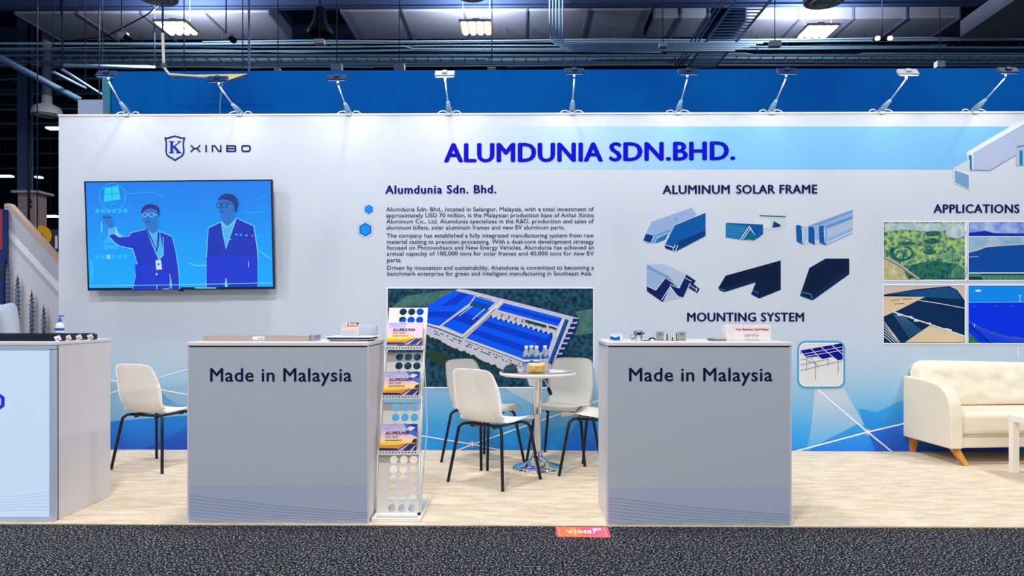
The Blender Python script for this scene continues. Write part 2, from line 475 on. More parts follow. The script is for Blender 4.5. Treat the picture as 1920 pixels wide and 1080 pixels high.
# hexagons
for (cx, cy, r, lab) in ((691.5, 392.5, 8.5, 'small blue hexagon beside the paragraph'), (685, 430.5, 13, 'larger blue hexagon below the small one')):
    mb = MB()
    def hexa(rr): return [(cx + rr * math.sin(k * PI / 3), cy - rr * math.cos(k * PI / 3)) for k in range(6)]
    for j, (rr, c) in enumerate(((r * 1.3, (130, 190, 232)), (r * 1.22, (205, 220, 235)), (r, (20, 84, 200)), (r * .82, (20, 148, 240)))):
        PP = on_wall(0.002 + j * 0.0004); mb.poly([PP(*q) for q in hexa(rr)], mat('hexagon ink %d' % j, c, 0.5))
    mb.build('hexagon_emblem', wall_back)['label'] = lab

# ---- product pictures printed on the wall
ik = {}
for n, c in {'n1': (8, 34, 96), 'n2': (0, 60, 130), 'n3': (10, 88, 168), 'n4': (20, 120, 180), 's1': (150, 178, 220), 's2': (178, 192, 220), 's3': (120, 160, 205),
             's4': (90, 150, 205), 'w': (225, 233, 242), 'g1': (200, 214, 218), 'g2': (220, 226, 230), 'b0': (6, 28, 62), 'b1': (4, 40, 86), 't1': (0, 110, 140)}.items():
    ik[n] = mat('print ' + n, c, 0.5)
def picture(label, ox, oy, k, items, P0=0.002, name='product_picture'):
    mb = MB()
    for j, it in enumerate(items):
        Q = Pz(ox, oy, k, on_wall(P0 + 0.0003 * j))
        if it[0] == 'L': stroke(mb, it[2], it[3], ik[it[1]], Q)
        else: mb.poly([Q(*p) for p in it[1]], ik[it[0]])
    mb.build(name, wall_back)['label'] = label
picture('two blue mitred profiles, top left of the six', 1180, 370, 0.1945, [
    ('s1', [(130, 420), (160, 350), (215, 235), (600, 100), (650, 165), (440, 330), (230, 445), (170, 445)]),
    ('n2', [(135, 415), (160, 352), (240, 372), (215, 440)]), ('L', 's4', [(225, 440), (250, 375), (400, 315)], 16), ('L', 'w', [(210, 440), (238, 372)], 7),
    ('n4', [(250, 445), (270, 400), (370, 350), (350, 405)]), ('s3', [(440, 195), (462, 195), (455, 225), (438, 228)]),
    ('n3', [(345, 455), (435, 270), (735, 148), (735, 372), (450, 520)]), ('n2', [(465, 430), (735, 318), (735, 372), (460, 515)]),
    ('n1', [(342, 458), (440, 490), (425, 518), (345, 490)]), ('L', 'w', [(345, 455), (425, 485)], 6), ('L', 'w', [(442, 455), (415, 515)], 6), ('L', 'w', [(468, 462), (445, 522)], 6),
    ('L', 'w', [(345, 450), (435, 268), (735, 146)], 4)])
picture('grooved blue profile beside a pale one, top middle of the six', 1380, 370, 0.1945, [
    ('g1', [(175, 200), (228, 205), (228, 172), (480, 186), (480, 280), (435, 300), (330, 318), (180, 290)]), ('g2', [(180, 205), (330, 215), (330, 300), (180, 290)]),
    ('t1', [(228, 170), (480, 182), (480, 192), (228, 182)]), ('n2', [(365, 230), (435, 268), (420, 285), (350, 292)]),
    ('n3', [(-90, 245), (260, 262), (260, 355), (200, 400), (60, 412), (-100, 380)]), ('n4', [(-98, 250), (130, 280), (60, 410), (-98, 385)]),
    ('L', 's4', [(-95, 285), (105, 310)], 4), ('L', 's4', [(-95, 315), (95, 335)], 4), ('L', 's4', [(-95, 345), (80, 362)], 4),
    ('L', 'w', [(40, 410), (130, 282), (180, 365)], 8), ('L', 'w', [(65, 410), (140, 300)], 6), ('t1', [(85, 400), (140, 310), (195, 385), (180, 415)])])
picture('three upright slotted profiles, top right of the six', 1380, 370, 0.1945, [
    ('s1', [(690, 275), (1125, 118), (1125, 350), (870, 465), (790, 440)]), ('s4', [(860, 275), (1125, 178), (1125, 205), (870, 300)]), ('s2', [(880, 310), (1125, 210), (1125, 290), (880, 400)]),
    ('s3', [(735, 265), (1125, 122), (1125, 140), (800, 270)]), ('L', 'w', [(880, 440), (1125, 330)], 8), ('s2', [(640, 280), (700, 285), (700, 420), (640, 440)]),
    ('n3', [(578, 275), (600, 262), (640, 285), (645, 455), (585, 425)]), ('n3', [(698, 285), (740, 280), (755, 310), (760, 458), (700, 430)]), ('n3', [(800, 280), (850, 272), (860, 300), (865, 462), (805, 430)]),
    ('L', 'w', [(632, 290), (640, 330), (642, 440)], 7), ('L', 'w', [(850, 285), (858, 440)], 7), ('L', 'w', [(640, 330), (655, 332)], 5), ('L', 'w', [(845, 330), (862, 330)], 6), ('L', 'w', [(845, 375), (862, 375)], 6),
    ('g1', [(650, 440), (690, 400), (695, 432), (655, 458)]), ('g1', [(765, 445), (800, 400), (805, 432), (770, 458)])])
picture('zigzag silver and navy profiles, bottom left of the six', 1180, 370, 0.1945, [
    ('s2', [(170, 645), (340, 645), (545, 740), (640, 800), (520, 965), (320, 1010), (168, 905)]), ('s3', [(170, 650), (380, 760), (440, 840), (340, 775), (170, 690)]),
    ('n1', [(168, 855), (255, 895), (345, 780), (480, 875), (545, 740), (640, 805), (620, 835), (580, 825), (520, 965), (470, 950), (395, 865), (320, 1010), (170, 905)]),
    ('s1', [(170, 700), (340, 775), (250, 890), (170, 850)]), ('L', 'w', [(170, 855), (255, 895), (345, 780)], 6), ('L', 'w', [(390, 840), (480, 875), (545, 740)], 6),
    ('n1', [(570, 870), (600, 820), (678, 882), (655, 925)]), ('L', 'w', [(590, 850), (650, 890)], 6), ('L', 'w', [(310, 990), (395, 860), (470, 965)], 7), ('L', 'w', [(655, 870), (640, 912)], 6), ('L', 'w', [(535, 775), (600, 810)], 5)])
picture('long black mitred profiles, bottom middle of the six', 1380, 370, 0.1945, [
    ('b0', [(-175, 880), (-100, 755), (432, 608), (432, 892), (225, 975), (145, 935), (190, 820), (-110, 915)]), ('n1', [(145, 935), (160, 898), (222, 920), (215, 972)]),
    ('b1', [(-165, 895), (190, 790), (190, 815), (-110, 915)]), ('L', 's4', [(160, 898), (222, 920)], 4), ('L', 's4', [(-165, 880), (-120, 890), (-100, 905)], 4), ('L', 'b1', [(240, 965), (432, 870)], 8)])
picture('wide black mitred profile, bottom right of the six', 1380, 370, 0.1945, [
    ('b0', [(615, 950), (708, 680), (865, 590), (1092, 590), (1092, 742), (738, 995)]), ('b1', [(740, 940), (1092, 690), (1092, 742), (738, 995)]), ('t1', [(620, 945), (640, 915), (730, 935), (735, 985)]),
    ('b0', [(628, 945), (645, 925), (722, 942), (726, 980)]), ('L', 's4', [(640, 912), (722, 932), (738, 990)], 4)])
picture('large silver frame corner printed high on the right', 1770, 200, 0.16667, [
    ('g2', [(250, 515), (740, 225), (900, 150), (1500, -160), (1500, 300), (810, 545), (515, 720), (300, 720)]), ('w', [(250, 515), (740, 225), (1500, -200), (1500, -120), (330, 525)]),
    ('L', 's3', [(330, 528), (900, 205), (1500, -110)], 8), ('s2', [(330, 535), (900, 210), (1500, -100), (1500, 250), (810, 540), (515, 718), (330, 718)]), ('n4', [(278, 545), (310, 545), (315, 712), (290, 712)]),
    ('g1', [(105, 690), (275, 595), (290, 600), (290, 760), (190, 700)]), ('g2', [(100, 690), (290, 745), (292, 940), (115, 860)]), ('s3', [(120, 715), (280, 770), (282, 930), (125, 852)]),
    ('w', [(105, 680), (125, 680), (290, 745), (275, 768)]), ('s2', [(815, 450), (1500, 300), (1500, 600), (818, 668)]), ('n4', [(850, 495), (885, 490), (885, 660), (850, 655)]), ('L', 'n2', [(300, 722), (355, 712), (520, 720), (810, 545)], 4), ('L', 'n2', [(820, 455), (1500, 300)], 8)])

# ================================================================== printed pictures (panels)
def panel(name, label, x0, y0, x1, y1, bg, group=None, border=2.2):
    t = thing(name, label, 'picture', W((x0 + x1) / 2, y1, YW), 0, group)
    mb = MB(); P = on_wall(0.006)
    a, b = W(x0 - border, y1 + border, YW), W(x1 + border, y0 - border, YW)
    mb.box(a.x, b.x, YW - 0.006, YW - 0.0012, a.z, b.z, white_ink)
    mb.build('backing', t)
    mb = MB(); rect(mb, x0, y0, x1, y1, bg, on_wall(0.0066))
    return t, mb
forest = mat('forest print', (4, 34, 58), 0.6, mix=((40, 88, 112), 26, 0.16))
grass = mat('grass print', (48, 92, 96), 0.6, mix=((86, 128, 118), 20, 0.25))
site = mat('paved yard print', (196, 197, 214), 0.6)
roofa = mat('blue roof print', (4, 60, 205), 0.5); roofb = mat('bright blue roof print', (2, 88, 244), 0.5)
teal = mat('teal roof print', (10, 80, 130), 0.5); cream = mat('cream wall print', (226, 222, 214), 0.5); inkd = mat('dark dots print', (16, 26, 46), 0.5)
bluejag = mat('dark blue shade print', (8, 40, 110), 0.5)
t, mb = panel('printed_picture', 'aerial picture of a blue-roofed factory among dark trees', 727, 541, 1112, 725.5, forest)
def FQ(l): return Pz(715, 535, 0.21350, on_wall(0.0066 + l))
def fp(pts, m, l): mb.poly([FQ(l)(*p) for p in pts], m)
def bands(q, n, l):
    a, b, c, d = [Vector(p) for p in q]
    for k in range(n):
        u, v = k / n, (k + 1) / n
        fp([a.lerp(d, u), b.lerp(c, u), b.lerp(c, v), a.lerp(d, v)], roofa if k % 2 else roofb, l)
fp([(220, 90), (560, 45), (640, 45), (420, 180), (90, 195)], grass, .0004)
fp([(1700, 230), (1855, 205), (1855, 420), (1700, 440), (1740, 300)], grass, .0004)
fp([(420, 560), (640, 620), (560, 720), (400, 640)], mat('olive print', (34, 66, 46), 0.6), .0004)
fp([(620, 55), (680, 32), (760, 40), (1740, 290), (1560, 660), (1490, 740), (1340, 835), (1040, 730), (390, 440), (140, 330), (400, 185)], site, .0008)
fp([(1280, 820), (1420, 790), (1340, 885), (1300, 885)], site, .0006)
bands([(640, 45), (830, 92), (400, 330), (160, 320)], 1, .0012)
bands([(400, 190), (640, 45), (830, 95), (760, 170)], 3, .0014)
bands([(400, 192), (760, 165), (510, 355), (250, 310)], 3, .0015)
bands([(790, 178), (950, 215), (715, 430), (530, 350)], 3, .0015)
bands([(830, 100), (1000, 150), (930, 212), (780, 172)], 2, .0017)
fp([(775, 150), (800, 145), (945, 190), (930, 215), (780, 180)], teal, .0019)
bands([(1075, 155), (1590, 288), (1550, 358), (1020, 215)], 3, .0015)
bands([(955, 272), (1512, 428), (1255, 648), (745, 463)], 5, .0015)
fp([(1512, 428), (1470, 560), (1255, 648), (1380, 500)], roofa, .0017)
def fl(pts, wd, m, l): stroke(mb, pts, wd, m, FQ(l))
fl([(715, 455), (870, 320), (1010, 185), (1060, 140)], 24, cream, .0021)
fl([(700, 470), (870, 335), (1000, 205)], 5, inkd, .0023)
fl([(520, 360), (770, 178), (820, 95)], 7, cream, .0021); fl([(680, 270), (800, 182)], 5, cream, .0021); fl([(800, 300), (910, 205)], 7, cream, .0021)
fl([(395, 335), (520, 372), (710, 448)], 12, cream, .0021); fl([(395, 350), (520, 388), (700, 462)], 8, teal, .0022)
fl([(740, 475), (1000, 570), (1240, 660)], 10, cream, .0021); fl([(740, 484), (1000, 580), (1240, 672)], 4, inkd, .0023)
fl([(1015, 222), (1300, 300), (1545, 372)], 8, cream, .0021); fl([(845, 92), (980, 130)], 14, cream, .0021); fl([(855, 98), (970, 130)], 6, teal, .0023)
fp([(1262, 300), (1450, 350), (1450, 375), (1265, 325)], mat('hedge print', (24, 70, 74), 0.6), .0021)
fp([(1470, 350), (1540, 375), (1540, 395), (1470, 372)], mat('hedge print', (24, 70, 74), 0.6), .0021)
fl([(1630, 300), (1560, 480), (1480, 690)], 34, mat('side roof print', (14, 80, 170), 0.5), .0021); fl([(1600, 300), (1540, 450)], 16, cream, .0021); fl([(1640, 310), (1570, 490), (1492, 690)], 6, inkd, .0023)
for k in range(9):
    y = 290 + k * 45; x = 1725 - k * 20
    fp([(x - 40, y), (x + 20 + (k % 3) * 8, y + 5), (x - 5, y + 30), (x - 50, y + 34)], bluejag, .0021)
random.seed(3)
for k in range(60):
    u = random.random(); r = random.choice((0, 1))
    x = 450 + u * 780; y = 390 + u * 300 + r * 22 + 2
    fp([(x, y), (x + 13, y + 4), (x + 12, y + 12), (x - 1, y + 8)], inkd, .0012)
for k in range(14):
    x = 1030 + k * 30; y = 240 + k * 8
    if k % 2: fp([(x, y), (x + 10, y + 3), (x - 2, y + 34), (x - 12, y + 30)], mat('truck print', (120, 50, 90), 0.5), .0014)
for k in range(26):
    x = 960 + k * 22; y = 258 + k * 6.4 + random.random() * 6
    fp([(x, y), (x + 12, y + 3), (x + 4, y + 22), (x - 6, y + 18)], cream if k % 2 else inkd, .0018)
# tree clumps along the lower edge of the yard
clump = mat('tree clump print', (12, 42, 46), 0.6, mix=((34, 70, 62), 40, 0.2))
for k in range(46):
    u = k / 45; x = 400 + u * 660 + random.uniform(-12, 12); y = 452 + u * 300 + random.uniform(0, 22)
    if x < 1050: disc(mb, (x, y), random.uniform(12, 28), clump, FQ(.001 + .00001 * k), 9)
mb.build('print', t)

# four application pictures
AP = 'landscape pictures of solar fields on the wall'
def AQ(l): return Pz(1650, 410, 0.22222, on_wall(0.0066 + l))
def ap(pts, m, l): mb.poly([AQ(l)(*p) for p in pts], m)
def al(pts, wd, m, l): stroke(mb, pts, wd, m, AQ(l))
green = mat('hillside print', (30, 110, 118), 0.6, mix=((170, 204, 112), 26, 0.12))
t, mb = panel('printed_picture', 'picture of green terraced hills, upper left of four landscape pictures', 1657, 416.5, 1809.5, 524.5, green, AP)
pale = mat('pale field print', (150, 200, 140), 0.6, mix=((60, 130, 110), 22, 0.2)); cloud = mat('cloud print', (214, 222, 222), 0.6, mix=((120, 170, 180), 14, 0.25))
dk = mat('dark grove print', (10, 72, 96), 0.6, mix=((52, 124, 84), 34, 0.14)); sand = mat('sand print', (222, 200, 160), 0.6)
road = mat('road print', (150, 130, 130), 0.6)
ap([(40, 40), (718, 40), (718, 120), (560, 100), (420, 110), (200, 90), (40, 110)], cloud, .0004); disc(mb, (640, 120), 90, cloud, AQ(.0006), 14, 45); disc(mb, (130, 70), 85, cloud, AQ(.0006), 14, 32)
disc(mb, (450, 125), 70, dk, AQ(.0008), 12, 22); disc(mb, (440, 190), 75, dk, AQ(.0008), 12, 22); disc(mb, (240, 210), 60, dk, AQ(.0008), 12, 16); disc(mb, (420, 280), 55, dk, AQ(.0008), 12, 24)
disc(mb, (180, 290), 105, dk, AQ(.0008), 14, 70); disc(mb, (190, 290), 75, green, AQ(.001), 14, 50)
ap([(230, 400), (350, 370), (460, 355), (640, 380), (715, 420), (715, 512), (330, 512), (240, 460)], dk, .001); ap([(470, 300), (620, 280), (700, 300), (650, 345), (500, 340)], pale, .001)
for k in range(9): al([(470 + k * 26, 290 + k * 2), (510 + k * 22, 335 + k)], 5, dk, .0014)
for k in range(8): al([(580 + k * 20, 500), (640 + k * 14, 400)], 5, pale, .0014)
for k in range(6): al([(290 + k * 20, 210 - k), (330 + k * 20, 235 - k)], 5, dk, .0014)
al([(300, 300), (280, 340), (180, 400)], 8, pale, .0014); al([(60, 240), (260, 230), (300, 300)], 6, pale, .0014)
ap([(33, 330), (120, 370), (330, 512), (33, 512)], mat('verge print', (160, 166, 110), 0.6, mix=((210, 200, 160), 20, 0.2)), .0016); al([(34, 325), (150, 385), (325, 512)], 26, road, .0018); al([(34, 320), (150, 378), (335, 508)], 4, white_ink, .002); ap([(205, 440), (300, 500), (240, 512), (215, 470)], dk, .0022)
mb.build('print', t)
skyb = mat('deep sky print', (16, 90, 210), 0.6, mix=((190, 210, 235), 8, 0.2))
t, mb = panel('printed_picture', 'picture of a dark blue solar field at a shore, upper right of four landscape pictures', 1816.5, 416.5, 1970, 524.5, mat('solar field print', (8, 74, 160), 0.6), AP)
ap([(750, 32), (1436, 32), (1436, 145), (750, 145)], skyb, .0004); ap([(750, 120), (820, 112), (890, 102), (960, 122), (1436, 128), (1436, 148), (750, 148)], mat('mountain print', (6, 44, 168), 0.6), .0006)
ap([(750, 146), (1436, 146), (1436, 205), (900, 240), (830, 268), (750, 290)], mat('sea print', (70, 160, 205), 0.6, mix=((190, 205, 215), 5, 0.2)), .0006); al([(750, 149), (1140, 149), (1436, 149)], 5, white_ink, .0008)
al([(800, 268), (900, 238), (1050, 222), (1436, 205)], 7, sand, .001); al([(750, 322), (830, 320)], 3, white_ink, .001)
ap([(750, 455), (1436, 455), (1436, 516), (750, 516)], mat('lawn strip print', (60, 130, 110), 0.6), .0008); al([(750, 458), (1436, 458)], 7, white_ink, .001); al([(850, 470), (1436, 470)], 9, mat('hedge row print', (14, 60, 60), 0.6), .0012)
for k in range(12): al([(880 + k * 46, 480), (876 + k * 46, 514)], 4, pale, .0012)
ap([(750, 490), (850, 490), (870, 516), (750, 516)], mat('hedge row print', (14, 60, 60), 0.6), .0014)
mb.build('print', t)
t, mb = panel('printed_picture', 'picture of black solar panels on sand, lower left of four landscape pictures', 1657, 535.5, 1809, 643, mat('panel field print', (4, 42, 84), 0.55), AP)
desert = mat('desert print', (214, 190, 152), 0.6, mix=((226, 206, 170), 8, 0.3)); haze = mat('pale desert print', (206, 190, 176), 0.6)
ap([(32, 568), (600, 568), (300, 596), (32, 640)], haze, .0004); ap([(580, 568), (715, 568), (715, 690), (650, 600)], haze, .0004); ap([(32, 655), (380, 660), (320, 690), (160, 770), (32, 825)], desert, .0006)
for q in ((90, 690), (190, 680), (120, 720)): al([q, (q[0] + 80, q[1] - 6)], 7, mat('desert rock print', (130, 110, 100), 0.6), .0008)
ap([(90, 630), (560, 580), (640, 600), (690, 680), (380, 660)], mat('far panel print', (20, 78, 130), 0.55), .0005)
ap([(210, 1045), (420, 900), (712, 995), (712, 1045)], desert, .0008); al([(110, 785), (420, 890), (712, 990)], 9, white_ink, .001); al([(330, 690), (500, 715), (712, 755)], 5, white_ink, .001)
for x, y in ((165, 812), (255, 828), (305, 862), (410, 882), (560, 930), (585, 938)): ap([(x - 18, y - 7), (x + 18, y - 5), (x + 22, y + 7), (x - 20, y + 6)], cream, .0012)
for k in range(6): al([(34, 870 + k * 24), (170 + k * 6 - k * k * 4, 1045)], 4.5, white_ink, .001)
for k in range(7): al([(110 + k * 14, 800 + k * 4), (260 + k * 16, 1010 - k * 10)], 3.2, ik['s4'], .001)
al([(640, 980), (670, 1045)], 5, sand, .001)
mb.build('print', t)
t, mb = panel('printed_picture', 'picture of a bright blue solar plain under blue sky, lower right of four landscape pictures', 1816, 535.5, 1970, 643, mat('blue plain print', (0, 50, 232), 0.5), AP)
ap([(748, 568), (1438, 568), (1438, 705), (748, 705)], mat('cyan sky print', (10, 140, 240), 0.5), .0004); al([(748, 706), (1438, 704)], 5, mat('horizon print', (120, 190, 240), 0.5), .0006); disc(mb, (830, 608), 26, white_ink, AQ(.0006), 10, 9)
for k in range(14): al([(748 + k * 14, 860 + k * 8), (960 + k * 40, 1046)], 3.4, mat('row line print', (60, 110, 225), 0.5), .0006)
al([(1182, 645), (1182, 704)], 4, white_ink, .0008); al([(1170, 650), (1182, 655), (1195, 648)], 3, white_ink, .0008); al([(798, 885), (796, 915)], 4, white_ink, .0008)
for x in (800, 980, 1120): al([(x - 16, 740), (x + 14, 738)], 5, mat('row line print', (60, 110, 225), 0.5), .0008)
al([(748, 895), (860, 990), (930, 1046)], 12, mat('dark lane print', (6, 50, 110), 0.5), .0008); ap([(748, 960), (830, 1030), (835, 1046), (748, 1046)], mat('green corner print', (20, 110, 80), 0.5), .0009); al([(760, 975), (800, 1046)], 4, pale, .0011); al([(748, 1000), (775, 1046)], 4, pale, .0011)
mb.build('print', t)

# mounting system picture with rounded blue frame
t = thing('printed_picture', 'rounded blue-framed picture of tilted solar panels on posts', 'picture', W(1539, 728, YW))
def rr(x0, y0, x1, y1, r): return arc(x1 - r, y0 + r, r, -PI / 2, 0, 5) + arc(x1 - r, y1 - r, r, 0, PI / 2, 5) + arc(x0 + r, y1 - r, r, PI / 2, PI, 5) + arc(x0 + r, y0 + r, r, PI, PI * 1.5, 5)
mb = MB(); bl = on_wall(0.0012); tp = on_wall(0.006)
mb.prism([bl(*p) for p in rr(1495, 639, 1584, 728, 15)], (0, -0.0048, 0), mat('cyan frame', (74, 160, 206), 0.45)); mb.build('frame', t)
mb = MB(); mb.poly([on_wall(0.0066)(*p) for p in rr(1498.5, 642.5, 1581, 724.5, 12)], white_ink); mb.poly([on_wall(0.007)(*p) for p in rr(1500.5, 644.5, 1579.5, 722.5, 11)], mat('pale grey print', (224, 224, 226), 0.5))
def MQ(l): return Pz(1480, 630, 0.21297, on_wall(0.007 + l))
pv = mat('navy panel print', (8, 14, 140), 0.5)
mb.poly([MQ(.0004)(*p) for p in [(95, 128), (455, 65), (470, 75), (470, 205), (425, 215), (280, 202), (145, 190), (98, 135)]], pv)
mb.poly([MQ(.0003)(*p) for p in [(97, 130), (112, 152), (97, 160)]], pv)
for a, b in (((95, 130), (150, 200)), ((190, 112), (285, 205)), ((280, 98), (430, 220)), ((375, 80), (468, 160))): stroke(mb, [a, b], 5, white_ink, MQ(.0008))
for a, b in (((118, 160), (470, 95)), ((135, 180), (470, 125))): stroke(mb, [a, b], 4, white_ink, MQ(.0008))
mb.poly([MQ(.0009)(*p) for p in [(145, 192), (240, 178), (285, 205), (160, 245), (97, 260), (97, 215)]], mat('pale grey print', (224, 224, 226), 0.5)); mb.poly([MQ(.0009)(*p) for p in [(283, 205), (375, 185), (425, 217), (300, 232)]], mat('pale grey print', (224, 224, 226), 0.5))
gl = mat('grey post print', (110, 116, 124), 0.5)
for pl in ([(97, 212), (245, 180)], [(97, 255), (340, 205)], [(97, 305), (468, 218)], [(153, 195), (153, 310)], [(230, 235), (230, 385)], [(342, 200), (342, 265)], [(432, 225), (428, 330)], [(150, 215), (225, 240), (262, 272)], [(190, 195), (225, 238)]): stroke(mb, pl, 4.5, gl, MQ(.0012))
mb.build('print', t)

# ================================================================== television
S = (YW - 0.12) / F           # metres per pixel at the screen
TVC = W(336.8, 441.2, YW - 0.12)
tv = thing('television', 'large wall-mounted television showing two people in suits on blue', 'television', TVC)
TVM = Matrix.Rotation(math.radians(-0.45), 4, 'Y') @ Matrix.Rotation(math.radians(2.6), 4, 'X')
def TP(l): return lambda px, py: TVM @ Vector(((px - 336.8) * S, -l, -(py - 441.2) * S))
X0, X1, Y0, Y1 = 159.5, 514, 338.5, 544
hw, hh = (X1 - X0) / 2 * S, (Y1 - Y0) / 2 * S
mb = MB(); mb.box(-hw, hw, 0.0, 0.035, -hh, hh, dark_metal, 0.004, M=TVM); mb.box(-hw * .6, hw * .6, 0.03, 0.065, -hh * .8, hh * .35, dark_metal, 0.01, M=TVM)
mb.build('housing', tv, world=False)
mb = MB(); fr = mat('television bezel', (14, 26, 66), 0.3)
for a, b, c, d in ((-hw, hw, hh - .011, hh), (-hw, hw, -hh, -hh + .022), (-hw, -hw + .011, -hh, hh), (hw - .011, hw, -hh, hh)): mb.box(a, b, -0.006, 0.0, c, d, fr, M=TVM)
mb.build('bezel', tv, world=False)
mb = MB(); mb.box(-.02, .02, -0.004, 0.01, -hh - .014, -hh, dark_metal, M=TVM); mb.build('sensor', tv, world=False)
mb = MB(); mb.box(-.25, .25, 0.06, 0.118, -.2, .2, dark_metal); mb.build('wall_bracket', tv, world=False)
scr = gradmat('screen picture', 'Z', [(-.5, (0, 172, 252)), (0, (2, 152, 246)), (.48, (8, 124, 236))], 0.3, emit=1.0, noise_amt=0.12, noise_scale=3)
b_ = scr.node_tree.nodes['Principled BSDF']
for l in list(scr.node_tree.links):
    if l.to_socket == b_.inputs['Base Color']: scr.node_tree.links.remove(l)
b_.inputs['Base Color'].default_value = (0.01, 0.01, 0.01, 1)
em = lambda n, c: emitmat('screen ' + n, c)
suit = em('suit', (6, 44, 194)); suitd = em('dark suit', (6, 42, 182)); skin = em('skin', (30, 112, 205)); hair = em('hair', (10, 44, 128)); shirt = em('shirt', (70, 176, 236)); line = em('outline', (120, 206, 250)); pale_e = em('badge', (190, 228, 248)); faint = em('faint', (30, 176, 250)); cy = em('cyan', (20, 205, 240)); gls = em('glasses', (12, 44, 120)); suitb = em('bright suit', (4, 46, 206))
mb = MB(); lay = [0.0008]
def up(): lay[0] += 0.00025; return TP(lay[0])
rect(mb, X0 + 2, Y0 + 2, X1 - 2, Y1 - 4, scr, TP(0.0005))
A = lambda P: Pz(150, 325, 0.213, P)
B = lambda P: Pz(340, 325, 0.213, P)
def sp(K, pts, m): Q = K(up()); mb.poly([Q(*p) for p in pts], m)
def sl(K, pts, wd, m, closed=False): stroke(mb, pts, wd, m, K(up()), closed)
# icons and faint streaks
sl(A, arc(290, 200, 118, 0, 2 * PI, 26), 6, faint, True); sp(A, [(225, 120), (345, 105), (362, 225), (212, 245)], cy)
sl(A, [(285, 110), (287, 235)], 4, scr); sl(A, [(220, 180), (355, 168)], 4, scr); sl(A, [(262, 268), (310, 262)], 8, faint)
for k in range(6): sp(A, [(135 + k * 50, 310), (170 + k * 50, 306), (172 + k * 50, 340), (137 + k * 50, 344)], faint)
for k in range(6): sp(A, [(120 + k * 50, 712), (158 + k * 50, 710), (158 + k * 50, 748), (120 + k * 50, 750)], faint if k != 2 else line)
sp(A, [(200, 600), (265, 520), (330, 600), (330, 660), (200, 670)], faint); sl(A, [(215, 620), (320, 615)], 16, scr); sl(A, [(170, 520), (165, 630), (200, 630)], 5, faint)
sl(A, [(425, 180), (560, 165), (660, 165), (740, 205)], 6, faint); sl(B, [(580, 355), (740, 345)], 6, faint); sl(B, [(680, 235), (770, 205)], 5, faint); sl(B, [(60, 790), (130, 815), (300, 805)], 7, line); sl(B, [(690, 690), (800, 765)], 6, line)
sp(A, [(72, 760), (105, 775), (105, 930), (72, 940)], faint)
random.seed(5)
for k in range(36):
    x, y = random.uniform(340, 510), random.uniform(350, 520); P_ = up(); disc(mb, (x, y), random.uniform(.5, 1.1), faint, P_, 6)
# first man
sp(A, [(445, 520), (570, 490), (600, 500), (690, 500), (820, 555), (850, 690), (872, 880), (875, 1022), (800, 1022), (790, 890), (785, 1022), (450, 1022), (480, 900), (498, 795), (460, 665), (350, 640), (300, 610), (250, 540), (258, 470), (320, 465), (340, 520), (380, 550), (435, 548)], line)
sp(A, [(450, 525), (572, 495), (690, 505), (815, 560), (845, 690), (866, 880), (868, 1022), (805, 1022), (790, 885), (780, 1022), (458, 1022), (486, 900), (503, 795), (466, 658), (352, 634), (306, 604), (256, 542), (300, 530), (345, 560), (385, 556), (438, 553)], suit)
sp(A, [(480, 800), (780, 780), (784, 1000), (455, 1015), (484, 900)], suitb)
sp(A, [(258, 478), (318, 470), (312, 530), (258, 535)], shirt); sp(A, [(205, 365), (255, 355), (285, 375), (298, 430), (310, 470), (265, 480), (235, 445), (210, 410)], skin); sl(A, [(212, 380), (250, 385), (280, 380)], 8, hair)
sl(A, [(195, 425), (195, 520)], 9, line)
sp(A, [(585, 485), (600, 470), (690, 480), (712, 510), (738, 720), (690, 760), (660, 690)], shirt); sl(A, [(590, 485), (680, 680), (700, 510)], 12, gls); sl(A, [(705, 530), (690, 640), (672, 690)], 10, suitd); sl(A, [(738, 560), (735, 720), (690, 765)], 7, line)
sp(A, [(588, 420), (690, 410), (695, 500), (650, 530), (600, 495)], skin)
sp(A, [(556, 345), (565, 300), (620, 285), (690, 310), (705, 370), (690, 430), (650, 470), (600, 465), (570, 430), (558, 390)], skin)
sp(A, [(552, 345), (556, 310), (590, 278), (640, 268), (695, 285), (716, 320), (712, 370), (700, 375), (690, 325), (630, 305), (575, 330), (558, 360)], hair)
sl(A, arc(585, 365, 22, 0, 2 * PI, 12, 18), 5, line, True); sl(A, arc(640, 362, 24, 0, 2 * PI, 12, 19), 5, line, True); sl(A, [(664, 358), (700, 372)], 5, line); sl(A, [(565, 345), (600, 338)], 6, hair); sl(A, [(618, 340), (655, 338)], 6, hair)
sl(A, [(612, 375), (600, 398), (618, 400)], 4, gls); sl(A, [(590, 425), (625, 420)], 6, gls)
sp(A, [(665, 765), (715, 760), (722, 845), (672, 850)], pale_e); disc(mb, (150 + 692 * .213, 325 + 800 * .213), 2, suitd, up(), 8); disc(mb, (150 + 673 * .213, 325 + 887 * .213), 2, pale_e, up(), 8)
sl(A, [(670, 1022), (672, 985)], 7, line); sl(A, [(790, 890), (800, 960), (802, 1010)], 8, line)
